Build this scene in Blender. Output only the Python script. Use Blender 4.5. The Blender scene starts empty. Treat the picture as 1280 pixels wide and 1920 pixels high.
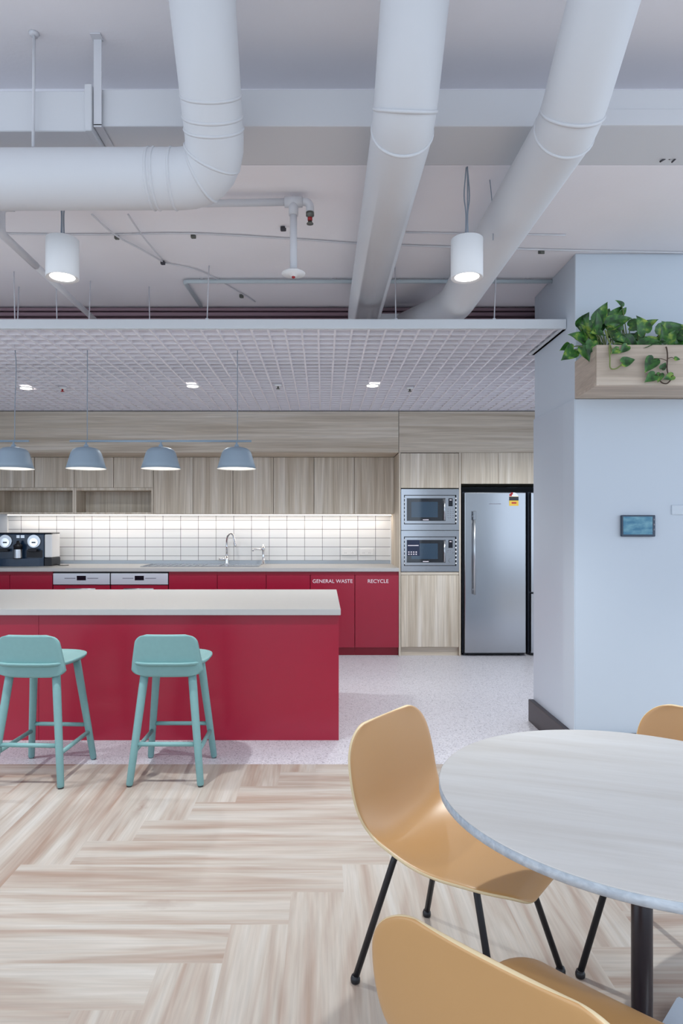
import bpy, bmesh, math, random
from mathutils import Vector, Matrix, noise
random.seed(7)
C = bpy.context.scene.collection
PI = math.pi
F, XV, YH, H = 1215.0, 605.0, 985.0, 1.324          # focal length in pixels, vanishing point, eye height


def P(px, py, Y):
    """the point of the room that lies at depth Y behind this picture point"""
    return Vector(((px - XV) * Y / F, Y, H - (py - YH) * Y / F))


def XX(px, Y): return (px - XV) * Y / F
def ZZ(py, Y): return H - (py - YH) * Y / F


# ------------------------------------------------------------------ materials
def lin(c):
    out = []
    for v in c:
        v /= 255.0
        out.append(v / 12.92 if v <= 0.04045 else ((v + 0.055) / 1.055) ** 2.4)
    return (*out, 1.0)


def mat(name, col=(200, 200, 200), rough=0.5, metal=0.0, spec=0.5, emit=None, estr=0.0, bump=0.0, bscale=200.0, var=0.0, vscale=6.0, coat=0.0):
    m = bpy.data.materials.new(name); m.use_nodes = True
    nt = m.node_tree; b = nt.nodes['Principled BSDF']
    b.inputs['Base Color'].default_value = lin(col)
    b.inputs['Roughness'].default_value = rough
    b.inputs['Metallic'].default_value = metal
    b.inputs['Specular IOR Level'].default_value = spec
    b.inputs['Coat Weight'].default_value = coat
    if emit:
        b.inputs['Emission Color'].default_value = lin(emit); b.inputs['Emission Strength'].default_value = estr
    tc = nt.nodes.new('ShaderNodeTexCoord')
    if var > 0:
        n = nt.nodes.new('ShaderNodeTexNoise'); n.inputs['Scale'].default_value = vscale; n.inputs['Detail'].default_value = 5
        nt.links.new(tc.outputs['Object'], n.inputs['Vector'])
        r = nt.nodes.new('ShaderNodeValToRGB')
        r.color_ramp.elements[0].position = 0.3; r.color_ramp.elements[1].position = 0.7
        c = lin(col)
        r.color_ramp.elements[0].color = (*[v * (1 - var) for v in c[:3]], 1)
        r.color_ramp.elements[1].color = (*[min(1, v * (1 + var)) for v in c[:3]], 1)
        nt.links.new(n.outputs['Fac'], r.inputs['Fac']); nt.links.new(r.outputs['Color'], b.inputs['Base Color'])
    if bump > 0:
        n = nt.nodes.new('ShaderNodeTexNoise'); n.inputs['Scale'].default_value = bscale; n.inputs['Detail'].default_value = 3
        nt.links.new(tc.outputs['Object'], n.inputs['Vector'])
        bp = nt.nodes.new('ShaderNodeBump'); bp.inputs['Strength'].default_value = bump; bp.inputs['Distance'].default_value = 0.002
        nt.links.new(n.outputs['Fac'], bp.inputs['Height']); nt.links.new(bp.outputs['Normal'], b.inputs['Normal'])
    return m


def wood(name, stops, along, rough=0.55, fine=38.0, coarse=9.0, stretch=0.055, uv=False, randomize=True, strength=0.16):
    """stops: three sRGB colours dark..light; along: axis index of the grain"""
    m = bpy.data.materials.new(name); m.use_nodes = True
    nt = m.node_tree; b = nt.nodes['Principled BSDF']; b.inputs['Roughness'].default_value = rough
    b.inputs['Specular IOR Level'].default_value = 0.35
    tc = nt.nodes.new('ShaderNodeTexCoord'); src = tc.outputs['UV'] if uv else tc.outputs['Object']
    if randomize and not uv:
        oi = nt.nodes.new('ShaderNodeObjectInfo'); mul = nt.nodes.new('ShaderNodeVectorMath'); mul.operation = 'SCALE'
        cx = nt.nodes.new('ShaderNodeCombineXYZ')
        for k in range(3): nt.links.new(oi.outputs['Random'], cx.inputs[k])
        nt.links.new(cx.outputs[0], mul.inputs[0]); mul.inputs['Scale'].default_value = 37.0
        ad = nt.nodes.new('ShaderNodeVectorMath'); nt.links.new(src, ad.inputs[0]); nt.links.new(mul.outputs[0], ad.inputs[1]); src = ad.outputs[0]

    def nz(sc, st, detail, dist=0.0):
        mp = nt.nodes.new('ShaderNodeMapping'); s = [sc, sc, sc]; s[along] = sc * st
        mp.inputs['Scale'].default_value = s
        n = nt.nodes.new('ShaderNodeTexNoise'); n.inputs['Scale'].default_value = 1.0; n.inputs['Detail'].default_value = detail
        n.inputs['Distortion'].default_value = dist; n.inputs['Roughness'].default_value = 0.6
        nt.links.new(src, mp.inputs['Vector']); nt.links.new(mp.outputs['Vector'], n.inputs['Vector'])
        return n.outputs['Fac']
    a = nz(coarse, stretch, 3.0, 0.6); f = nz(fine * 3, stretch * 0.5, 4.0)
    r = nt.nodes.new('ShaderNodeValToRGB'); cr = r.color_ramp
    cr.elements[0].position = 0.30; cr.elements[0].color = lin(stops[0])
    cr.elements[1].position = 0.72; cr.elements[1].color = lin(stops[2])
    e = cr.elements.new(0.52); e.color = lin(stops[1])
    nt.links.new(a, r.inputs['Fac'])
    r2 = nt.nodes.new('ShaderNodeMapRange'); r2.inputs[1].default_value = 0.3; r2.inputs[2].default_value = 0.7
    r2.inputs[3].default_value = 1.0 - strength; r2.inputs[4].default_value = 1.0 + strength * 0.5
    nt.links.new(f, r2.inputs[0])
    mx = nt.nodes.new('ShaderNodeVectorMath'); mx.operation = 'SCALE'
    nt.links.new(r.outputs['Color'], mx.inputs[0]); nt.links.new(r2.outputs[0], mx.inputs['Scale'])
    nt.links.new(mx.outputs[0], b.inputs['Base Color'])
    return m


def tile_mat():
    m = bpy.data.materials.new('white_stack_bond_tile'); m.use_nodes = True
    nt = m.node_tree; b = nt.nodes['Principled BSDF']; b.inputs['Roughness'].default_value = 0.22
    tc = nt.nodes.new('ShaderNodeTexCoord'); sp = nt.nodes.new('ShaderNodeSeparateXYZ'); cb = nt.nodes.new('ShaderNodeCombineXYZ')
    nt.links.new(tc.outputs['Object'], sp.inputs[0]); nt.links.new(sp.outputs['X'], cb.inputs['X']); nt.links.new(sp.outputs['Z'], cb.inputs['Y'])
    br = nt.nodes.new('ShaderNodeTexBrick'); br.offset = 0.0; br.squash = 1.0
    br.inputs['Scale'].default_value = 1.0; br.inputs['Brick Width'].default_value = 0.2; br.inputs['Row Height'].default_value = 0.0998
    br.inputs['Mortar Size'].default_value = 0.0026; br.inputs['Mortar Smooth'].default_value = 0.1; br.inputs['Bias'].default_value = -0.3
    br.inputs['Color1'].default_value = lin((226, 226, 226)); br.inputs['Color2'].default_value = lin((216, 218, 220)); br.inputs['Mortar'].default_value = lin((96, 94, 98))
    nt.links.new(cb.outputs[0], br.inputs['Vector']); nt.links.new(br.outputs['Color'], b.inputs['Base Color'])
    return m


def terrazzo_mat():
    m = bpy.data.materials.new('pale_terrazzo'); m.use_nodes = True
    nt = m.node_tree; b = nt.nodes['Principled BSDF']; b.inputs['Roughness'].default_value = 0.42
    tc = nt.nodes.new('ShaderNodeTexCoord')
    v = nt.nodes.new('ShaderNodeTexVoronoi'); v.inputs['Scale'].default_value = 150
    nt.links.new(tc.outputs['Object'], v.inputs['Vector'])
    r = nt.nodes.new('ShaderNodeValToRGB'); cr = r.color_ramp; cr.interpolation = 'CONSTANT'
    cr.elements[0].position = 0; cr.elements[0].color = lin((198, 195, 201))
    cr.elements[1].position = 0.42; cr.elements[1].color = lin((188, 185, 192))
    for p, c in ((0.62, (208, 205, 211)), (0.78, (178, 174, 180)), (0.86, (206, 202, 206)), (0.95, (150, 146, 154))):
        e = cr.elements.new(p); e.color = lin(c)
    sp = nt.nodes.new('ShaderNodeSeparateColor'); nt.links.new(v.outputs['Color'], sp.inputs[0])
    nt.links.new(sp.outputs[0], r.inputs['Fac']); nt.links.new(r.outputs['Color'], b.inputs['Base Color'])
    return m


def leaf_mat():
    m = bpy.data.materials.new('variegated_green_leaf'); m.use_nodes = True
    nt = m.node_tree; b = nt.nodes['Principled BSDF']; b.inputs['Roughness'].default_value = 0.35
    tc = nt.nodes.new('ShaderNodeTexCoord')
    n = nt.nodes.new('ShaderNodeTexNoise'); n.inputs['Scale'].default_value = 24; n.inputs['Detail'].default_value = 3
    nt.links.new(tc.outputs['Object'], n.inputs['Vector'])
    r = nt.nodes.new('ShaderNodeValToRGB'); cr = r.color_ramp
    cr.elements[0].position = 0.36; cr.elements[0].color = lin((30, 62, 28))
    cr.elements[1].position = 0.74; cr.elements[1].color = lin((164, 186, 76))
    e = cr.elements.new(0.54); e.color = lin((58, 112, 44))
    nt.links.new(n.outputs['Fac'], r.inputs['Fac']); nt.links.new(r.outputs['Color'], b.inputs['Base Color'])
    return m


M = {}
M['wall'] = mat('white_wall_paint', (200, 209, 218), 0.6, bump=0.05, bscale=300)
M['wall_low'] = mat('slightly_greyer_white', (195, 204, 214), 0.42)  # a little greyer than the wall above
M['ceil'] = mat('white_ceiling_paint', (238, 235, 238), 0.85, var=0.03, vscale=1.5, bump=0.25, bscale=60)
M['duct'] = mat('white_duct_paint', (209, 210, 213), 0.55)
M['pipe'] = mat('white_pipe_paint', (208, 208, 212), 0.5)
M['bluepipe'] = mat('pale_grey_conduit', (190, 200, 204), 0.45)
M['grid'] = mat('white_lattice', (236, 233, 238), 0.5)
M['fascia'] = mat('white_fascia', (212, 216, 220), 0.45)
M['void'] = mat('painted_void_shade', (92, 70, 78), 0.9)  # dark tone stands in for the shade of the ceiling void
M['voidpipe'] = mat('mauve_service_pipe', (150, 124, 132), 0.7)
M['red'] = mat('berry_red_laminate', (150, 6, 44), 0.28, spec=0.65, var=0.02, vscale=14)
M['redplinth'] = mat('berry_red_plinth', (140, 10, 38), 0.4)
M['stone'] = mat('white_stone_top', (182, 180, 178), 0.35, var=0.015, vscale=30)
lam = ((182, 167, 148), (206, 194, 177), (224, 215, 203))
M['lam_v'] = wood('pale_oak_laminate_upright', lam, 2, coarse=19, stretch=0.03, fine=60, strength=0.2)
M['lam_h'] = wood('pale_oak_laminate_level', lam, 0, coarse=17, stretch=0.03, fine=60, strength=0.2)
M['floorwood'] = wood('pale_oak_plank', ((150, 127, 113), (174, 163, 153), (188, 183, 177)), 0, rough=0.46, fine=30, coarse=10, stretch=0.085, uv=True, strength=0.13)
nt = M['floorwood'].node_tree                       # small dark knots with a soft halo
tcn = next(n for n in nt.nodes if n.type == 'TEX_COORD'); bs_ = nt.nodes['Principled BSDF']
mp = nt.nodes.new('ShaderNodeMapping'); mp.inputs['Scale'].default_value = (1.15, 5.2, 1.0)
wn = nt.nodes.new('ShaderNodeTexNoise'); wn.inputs['Scale'].default_value = 22; wm = nt.nodes.new('ShaderNodeVectorMath'); wm.operation = 'MULTIPLY_ADD'; wm.inputs[1].default_value = (0.05, 0.05, 0.0)
vo = nt.nodes.new('ShaderNodeTexVoronoi'); vo.inputs['Scale'].default_value = 1.0
nt.links.new(tcn.outputs['UV'], wn.inputs['Vector']); nt.links.new(wn.outputs['Color'], wm.inputs[0]); nt.links.new(tcn.outputs['UV'], wm.inputs[2])
nt.links.new(wm.outputs[0], mp.inputs['Vector']); nt.links.new(mp.outputs['Vector'], vo.inputs['Vector'])
rp = nt.nodes.new('ShaderNodeValToRGB'); rp.color_ramp.elements[0].position = 0.0; rp.color_ramp.elements[0].color = (0.85, 0.85, 0.85, 1)
rp.color_ramp.elements[1].position = 0.16; rp.color_ramp.elements[1].color = (0, 0, 0, 1); e_ = rp.color_ramp.elements.new(0.05); e_.color = (0.35, 0.35, 0.35, 1)
nt.links.new(vo.outputs['Distance'], rp.inputs['Fac'])
mxn = nt.nodes.new('ShaderNodeMix'); mxn.data_type = 'RGBA'; mxn.inputs[7].default_value = lin((128, 100, 86))
nt.links.new(rp.outputs['Color'], mxn.inputs[0]); nt.links.new(bs_.inputs['Base Color'].links[0].from_socket, mxn.inputs[6]); nt.links.new(mxn.outputs[2], bs_.inputs['Base Color'])
M['tabletop'] = wood('whitewashed_oak_top', ((196, 191, 186), (206, 203, 200), (212, 210, 208)), 0, rough=0.4, coarse=9, stretch=0.12, strength=0.04, randomize=False)
M['tableedge'] = wood('grey_layered_edge', ((168, 176, 186), (184, 192, 200), (200, 206, 212)), 0, rough=0.45, coarse=60, stretch=0.05, strength=0.1, randomize=False)
M['planter'] = wood('washed_timber_box', ((170, 154, 138), (196, 180, 163), (212, 198, 182)), 0, coarse=14, stretch=0.06, strength=0.12)
M['terrazzo'] = terrazzo_mat(); M['tile'] = tile_mat(); M['leaf'] = leaf_mat()
M['black'] = mat('black_powder_coat', (22, 22, 28), 0.42)
M['skirt'] = mat('dark_aubergine_skirting', (34, 26, 34), 0.35)
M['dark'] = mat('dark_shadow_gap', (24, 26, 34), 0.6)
M['darkblue'] = mat('dark_appliance_side', (38, 44, 56), 0.4)
M['mint'] = mat('sage_green_stain', (118, 158, 158), 0.5, var=0.025, vscale=40)
M['ochre'] = mat('ochre_moulded_shell', (192, 146, 92), 0.38, spec=0.8, bump=0.06, bscale=500)
M['ochre_edge'] = mat('pale_shell_edge', (222, 200, 160), 0.5)
M['steel'] = mat('brushed_steel', (174, 176, 180), 0.2, metal=1.0)
M['panelsteel'] = mat('pale_brushed_steel', (222, 226, 230), 0.42, metal=1.0)
M['chrome'] = mat('polished_chrome', (225, 225, 228), 0.09, metal=1.0)
M['alu'] = mat('satin_aluminium', (205, 208, 212), 0.28, metal=1.0)
M['glass'] = mat('black_oven_glass', (10, 14, 24), 0.06, spec=0.8)
M['glass2'] = mat('oven_window_glass', (34, 58, 78), 0.08, spec=0.8)
M['display'] = mat('black_display', (10, 12, 24), 0.15)
M['white'] = mat('white_plastic', (232, 232, 232), 0.4)
M['print'] = mat('white_print', (236, 226, 232), 0.5)
M['greyprint'] = mat('grey_print', (120, 120, 130), 0.5)
M['lampblue'] = mat('grey_blue_lamp_enamel', (146, 163, 178), 0.5)
M['lampin'] = mat('white_lamp_lining', (240, 238, 234), 0.6)
M['bulb'] = mat('lit_bulb', (255, 244, 228), 0.5, emit=(255, 240, 222), estr=9.0)
M['lens'] = mat('lit_downlight_lens', (255, 250, 245), 0.5, emit=(255, 248, 240), estr=6.0)
M['led'] = mat('lit_led_strip', (255, 250, 240), 0.5, emit=(255, 244, 230), estr=5.0)
M['cord'] = mat('grey_cord', (140, 150, 162), 0.6)
M['wire'] = mat('pale_wire', (206, 206, 212), 0.5)
M['darkwire'] = mat('dark_cable', (60, 58, 64), 0.6)
M['redbulb'] = mat('red_sprinkler_bulb', (150, 24, 26), 0.2)
M['brass'] = mat('dull_grey_brass', (110, 112, 106), 0.4, metal=0.8)
M['bluesheen'] = mat('glossy_black_plastic', (24, 46, 70), 0.22, spec=0.6)  # a blue reflection is put into this black plastic's colour
M['screen'] = mat('lit_touch_screen', (40, 92, 118), 0.2, emit=(58, 122, 150), estr=0.35)
nt = M['screen'].node_tree; tcs = nt.nodes.new('ShaderNodeTexCoord'); mps = nt.nodes.new('ShaderNodeMapping'); mps.inputs['Scale'].default_value = (14, 1, 34)
nzs = nt.nodes.new('ShaderNodeTexNoise'); nzs.inputs['Scale'].default_value = 1.0; nzs.inputs['Detail'].default_value = 4
rps = nt.nodes.new('ShaderNodeValToRGB'); rps.color_ramp.elements[0].position = 0.4; rps.color_ramp.elements[0].color = lin((34, 92, 126)); rps.color_ramp.elements[1].position = 0.68; rps.color_ramp.elements[1].color = lin((132, 182, 194))
nt.links.new(tcs.outputs['Object'], mps.inputs['Vector']); nt.links.new(mps.outputs['Vector'], nzs.inputs['Vector']); nt.links.new(nzs.outputs['Fac'], rps.inputs['Fac'])
nt.links.new(rps.outputs['Color'], nt.nodes['Principled BSDF'].inputs['Emission Color'])
M['yellow'] = mat('yellow_label', (222, 186, 74), 0.5)
M['labelred'] = mat('red_label', (176, 40, 44), 0.5)
M['soil'] = mat('dark_soil', (44, 34, 28), 0.95, bump=0.6, bscale=80)
M['stem'] = mat('pale_green_stem', (120, 134, 72), 0.5)
M['brownstem'] = mat('brown_vine_stem', (70, 52, 40), 0.6)


# ------------------------------------------------------------------ mesh helpers
def B(): return bmesh.new()


def box(bm, x0, x1, y0, y1, z0, z1, bev=0.0, mi=0, seg=1):
    vs = [bm.verts.new((x, y, z)) for x in (x0, x1) for y in (y0, y1) for z in (z0, z1)]
    fs = []
    for q in ((0, 1, 3, 2), (4, 6, 7, 5), (0, 4, 5, 1), (2, 3, 7, 6), (0, 2, 6, 4), (1, 5, 7, 3)):
        f = bm.faces.new([vs[i] for i in q]); f.material_index = mi; fs.append(f)
    if bev > 0:
        es = list({e for f in fs for e in f.edges})
        bmesh.ops.bevel(bm, geom=es, offset=bev, segments=seg, affect='EDGES', profile=0.5)
    return bm


def frame_dirs(d):
    d = d.normalized(); u = Vector((0, 0, 1)) if abs(d.z) < 0.9 else Vector((1, 0, 0))
    a = d.cross(u).normalized(); return a, d.cross(a).normalized()


def tube(bm, pts, r, seg=10, cap=True, mi=0):
    """a tube along pts; r one radius or one per point"""
    pts = [Vector(p) for p in pts]; n = len(pts)
    rs = r if isinstance(r, (list, tuple)) else [r] * n
    rings = []; a = None
    for i, p in enumerate(pts):
        d = (pts[min(i + 1, n - 1)] - pts[max(i - 1, 0)]).normalized()
        if a is None: a, b = frame_dirs(d)
        else:
            a = (a - d * a.dot(d)).normalized(); b = d.cross(a)
        k = 1.0
        if 0 < i < n - 1:
            c = (pts[i] - pts[i - 1]).normalized().dot((pts[i + 1] - pts[i]).normalized())
            k = 1.0 / max(0.6, math.sqrt(max(0.0, (1 + c) / 2)))
        rings.append([bm.verts.new(p + (a * math.cos(t) + b * math.sin(t)) * rs[i]) for t in (2 * PI * j / seg for j in range(seg))])
    for i in range(n - 1):
        for j in range(seg):
            f = bm.faces.new((rings[i][j], rings[i][(j + 1) % seg], rings[i + 1][(j + 1) % seg], rings[i + 1][j])); f.smooth = True; f.material_index = mi
    if cap:
        for rg, fl in ((rings[0], True), (rings[-1], False)):
            f = bm.faces.new(rg[::-1] if fl else rg); f.material_index = mi
    return bm


def lathe(bm, prof, cx, cy, seg=32, mi=0, smooth=True, axis='z', c3=0.0):
    """turn (radius, height) pairs about an upright axis at cx, cy"""
    rings = []
    for r, h in prof:
        if r < 1e-6: rings.append([bm.verts.new((cx, cy, h))])
        else: rings.append([bm.verts.new((cx + r * math.cos(2 * PI * j / seg), cy + r * math.sin(2 * PI * j / seg), h)) for j in range(seg)])
    for i in range(len(rings) - 1):
        A, D = rings[i], rings[i + 1]
        for j in range(seg):
            k = (j + 1) % seg
            if len(A) == 1 and len(D) == 1: continue
            vs = (A[0], D[k], D[j]) if len(A) == 1 else ((A[j], A[k], D[0]) if len(D) == 1 else (A[j], A[k], D[k], D[j]))
            f = bm.faces.new(vs); f.smooth = smooth; f.material_index = mi
    return bm


def disc_y(bm, cx, y0, y1, cz, r, seg=28, r2=None):
    """a round plate facing the camera side (axis along y)"""
    r2 = r if r2 is None else r2
    a = [bm.verts.new((cx + r * math.cos(2 * PI * j / seg), y0, cz + r * math.sin(2 * PI * j / seg))) for j in range(seg)]
    b = [bm.verts.new((cx + r2 * math.cos(2 * PI * j / seg), y1, cz + r2 * math.sin(2 * PI * j / seg))) for j in range(seg)]
    bm.faces.new(a); bm.faces.new(b[::-1])
    for j in range(seg):
        f = bm.faces.new((a[j], b[j], b[(j + 1) % seg], a[(j + 1) % seg])); f.smooth = True
    return bm


def bend(p0, p1, p2, r, n=8):
    """points of a rounded corner at p1"""
    p0, p1, p2 = Vector(p0), Vector(p1), Vector(p2)
    a = p1 + (p0 - p1).normalized() * r; b = p1 + (p2 - p1).normalized() * r
    return [(a * (1 - t) + p1 * t) * (1 - t) + (p1 * (1 - t) + b * t) * t for t in (i / n for i in range(n + 1))]


def crom(pts, n=8):
    pts = [Vector(p) for p in pts]; q = [pts[0] * 2 - pts[1]] + pts + [pts[-1] * 2 - pts[-2]]
    out = []
    for i in range(1, len(q) - 2):
        for k in range(n):
            t = k / n; a, b, c, d = q[i - 1], q[i], q[i + 1], q[i + 2]
            out.append(0.5 * ((2 * b) + (c - a) * t + (2 * a - 5 * b + 4 * c - d) * t * t + (3 * b - a - 3 * c + d) * t ** 3))
    out.append(pts[-1]); return out


def obj(name, bm, material, parent=None, normals=True):
    """links a bmesh given in the parent's frame (or the room's, when there is none) as one mesh object"""
    if normals: bmesh.ops.recalc_face_normals(bm, faces=bm.faces[:])
    me = bpy.data.meshes.new(name); bm.to_mesh(me); bm.free()
    for m in (material if isinstance(material, (list, tuple)) else [material]): me.materials.append(m)
    o = bpy.data.objects.new(name, me); C.objects.link(o)
    if parent is not None: o.parent = parent
    return o


def room(o, root=None):
    """moves a part whose mesh was given in room coordinates into its unrotated thing's frame"""
    p = o.parent; off = Vector((0, 0, 0))
    while p is not None: off += p.location; p = p.parent
    o.data.transform(Matrix.Translation(-off)); return o


def part(name, bm, material, parent): return room(obj(name, bm, material, parent))


def tag(o, label, cat, group=None, kind='thing'):
    o['label'] = label; o['category'] = cat; o['kind'] = kind
    if group: o['group'] = group
    return o


def thing(name, label, cat, loc=(0, 0, 0), rz=0.0, group=None):
    o = bpy.data.objects.new(name, None); C.objects.link(o); o.empty_display_size = 0.1
    o.location = loc; o.rotation_euler = (0, 0, rz)
    return tag(o, label, cat, group)


def single(name, bm, material, label, cat, group=None):
    o = obj(name, bm, material)
    bb = [Vector(c) for c in o.bound_box]
    lo = Vector([min(c[i] for c in bb) for i in range(3)]); hi = Vector([max(c[i] for c in bb) for i in range(3)])
    off = Vector(((lo.x + hi.x) / 2, (lo.y + hi.y) / 2, lo.z)); o.data.transform(Matrix.Translation(-off)); o.location = off
    return tag(o, label, cat, group)


def struct(name, bm, material, label, cat):
    o = obj(name, bm, material); o['kind'] = 'structure'; o['label'] = label; o['category'] = cat
    return o


def copy_tree(o, parent=None):
    c = o.copy(); C.objects.link(c)
    if parent is not None: c.parent = parent
    for ch in [x for x in bpy.data.objects if x.parent is o]: copy_tree(ch, c)
    return c


def text(name, body, size, loc, material, parent, align='CENTER'):
    cu = bpy.data.curves.new(name, 'FONT'); cu.body = body; cu.size = size; cu.align_x = align; cu.align_y = 'CENTER'; cu.extrude = 0.0006
    cu.materials.append(material)
    tmp = bpy.data.objects.new(name, cu); C.objects.link(tmp)
    me = bpy.data.meshes.new_from_object(tmp); bpy.data.objects.remove(tmp)
    o = bpy.data.objects.new(name, me); C.objects.link(o); o.parent = parent
    off = Vector((0, 0, 0)); p = parent
    while p is not None: off += p.location; p = p.parent
    o.location = Vector(loc) - off; o.rotation_euler = (PI / 2, 0, 0)
    return o


# ------------------------------------------------------------------ the setting
XR = 2.32; YB = 3.591; W, L = 0.19, 1.254                      # terrazzo edge, plank width and length
X0, X1, Y0, Y1 = -5.2, 5.2, -2.2, 7.45
ZR, ZF, YS = 2.871, 3.20, 2.785                     # rear soffit, front ceiling, soffit edge


def clip(poly, axis, lim, keep_less):
    out = []
    for i, p in enumerate(poly):
        q = poly[(i + 1) % len(poly)]
        a = (p[axis] <= lim) if keep_less else (p[axis] >= lim); b = (q[axis] <= lim) if keep_less else (q[axis] >= lim)
        if a: out.append(p)
        if a != b:
            t = (lim - p[axis]) / (q[axis] - p[axis]); out.append(tuple(p[k] + (q[k] - p[k]) * t for k in range(len(p))))
    return out


bm = B(); uvl = bm.loops.layers.uv.new('UVMap')
x0, y0 = 0.0755, 2.529
for bi in range(-9, 10):
    for k in range(-70, 71):
        ox, oy = x0 - k * W - bi * L, y0 - k * W + bi * L
        for horiz in (True, False):
            if horiz: xa, xb, ya, yb = ox - L, ox, oy - W, oy
            else: xa, xb, ya, yb = ox - W, ox, oy - W - L, oy - W
            if xb < X0 or xa > X1 or yb < Y0 or ya > YB: continue
            rnd = random.Random(hash((bi * 1000 + k, horiz))); u0, v0 = rnd.uniform(0, 90), rnd.uniform(0, 90)
            g = 0.0
            if horiz: poly = [(x, y, u0 + x - xa, v0 + y - ya) for x, y in ((xa + g, ya + g), (xb - g, ya + g), (xb - g, yb - g), (xa + g, yb - g))]
            else: poly = [(x, y, u0 + y - ya, v0 + x - xa) for x, y in ((xa + g, ya + g), (xb - g, ya + g), (xb - g, yb - g), (xa + g, yb - g))]
            for ax, lim, kl in ((0, X0, False), (0, X1, True), (1, Y0, False), (1, YB, True)):
                poly = clip(poly, ax, lim, kl)
                if len(poly) < 3: break
            if len(poly) < 3: continue
            f = bm.faces.new([bm.verts.new((p[0], p[1], 0.0)) for p in poly])
            for lp, p in zip(f.loops, poly): lp[uvl].uv = (p[2], p[3])
struct('floor_timber', bm, M['floorwood'], 'pale oak herringbone plank floor around the stools and table', 'floor')
bm = B(); box(bm, X0, X1, Y0, YB + 0.01, -0.06, -0.0015); struct('floor_screed', bm, mat('plank_joint', (150, 128, 112), 0.8), 'thin joint layer under the oak planks', 'floor')
bm = B(); box(bm, X0, X1, YB, Y1, -0.06, 0.0); struct('floor_terrazzo', bm, M['terrazzo'], 'pale speckled terrazzo floor of the kitchen', 'floor')
bm = B(); box(bm, X0, X1, Y0, YS, ZF, ZF + 0.12); struct('ceiling_front', bm, M['ceil'], 'white painted raised ceiling over the dining side', 'ceiling')
bm = B(); box(bm, X0, X1, YS, Y1, ZR, ZF + 0.12); struct('ceiling_rear', bm, M['ceil'], 'white painted concrete soffit over the kitchen', 'ceiling')
bm = B(); box(bm, X0, X1, 7.33, 7.45, 0, ZR); struct('wall_back', bm, M['wall'], 'white wall behind the kitchen joinery', 'wall')
bm = B(); box(bm, X0 - 0.1, X0, 3.2, Y1, 0, ZF); struct('wall_left', bm, M['wall'], 'white side wall at the far end of the kitchen', 'wall')
bm = B(); box(bm, 2.80, 2.90, 5.7, Y1, 0, ZR); struct('wall_right', bm, M['wall'], 'white nib wall beyond the fridges behind the return wall', 'wall')
bm = B(); box(bm, X0, X1, Y0 - 0.1, Y0, -0.06, 0.45); struct('wall_front', bm, M['wall'], 'low white sill wall under the windows behind the view', 'wall')
# the white return wall on the right
bm = B(); box(bm, 1.435, XR, 3.686, 4.392, 0, ZR, bev=0.004); struct('wall_return', bm, M['wall'], 'white return wall that holds the planter box', 'wall')
bm = B(); box(bm, 1.427, XR, 3.674, 3.686, 0, 2.041, bev=0.003); box(bm, 1.427, 1.435, 3.686, 4.392, 0, 2.041, bev=0.001)
struct('trim_1', bm, M['wall_low'], 'thin, slightly greyer layer on the lower part of the return wall', 'trim')
bm = B(); box(bm, 1.423, 1.428, 3.672, 3.84, 0.147, 2.041, bev=0.001); struct('trim_2', bm, M['wall'], 'white corner guard on the return wall', 'trim')
bm = B(); box(bm, 1.392, 1.427, 3.636, 4.392, 0, 0.147, bev=0.003); box(bm, 1.392, XR, 3.636, 3.674, 0, 0.147, bev=0.003)
struct('baseboard_right', bm, M['skirt'], 'dark aubergine skirting at the foot of the return wall', 'skirting')
# services void beyond the soffit, above the lattice
bm = B(); box(bm, X0, 2.6, 4.62, 4.66, 2.545, ZR); struct('wall_void', bm, M['void'], 'dark partition above the lattice ceiling, its colour standing in for shade', 'wall')

# ------------------------------------------------------------------ kitchen joinery
YK, YT, YU = 6.566, 7.319, 7.0


def KX(px): return (px - XV) * YK / F
def KZ(py): return H - (py - YH) * YK / F


UX = lambda px: (px - XV) * YU / F
bm = B(); box(bm, XX(16, YT), XX(735, YT), YT, 7.33, 0.93, 1.50)
bs = obj('trim_3', bm, M['tile']); bs['kind'] = 'structure'; bs['label'] = 'white stack bond tiled splashback with grey joints'; bs['category'] = 'splashback'
sh = Vector((XX(703.75, YT), 0, ZZ(1058.6, YT))); bs.data.transform(Matrix.Translation(-sh)); bs.location = sh
bm = B(); box(bm, XX(735, YT), KX(746), 7.29, 7.328, 0.893, 1.50); box(bm, X0, XX(16, YT), 7.29, 7.328, 0.893, 1.5)
struct('trim_4', bm, M['white'], 'white end strips either side of the tiled splashback', 'trim')
# bulkhead boards above the cupboards
zb = KZ(848.5)
for n, (a, b_) in enumerate(((KX(747.5), 2.6), (-4.6, KX(747)))):
    bm = B(); box(bm, a + 0.001, b_ - 0.001, YK, YK + 0.02, zb, ZR - 0.002)
    if n == 1: box(bm, a, b_ - 0.002, YK + 0.02, YU + 0.02, zb, zb + 0.018)
    struct('trim_%d' % (5 + n), bm, M['lam_h'], ('wood grain bulkhead board above the tall units', 'wood grain bulkhead board above the wall cupboards')[n], 'bulkhead')

ZT = 0.892
BASE_G = 'red base cupboards under the long worktop'


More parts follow.
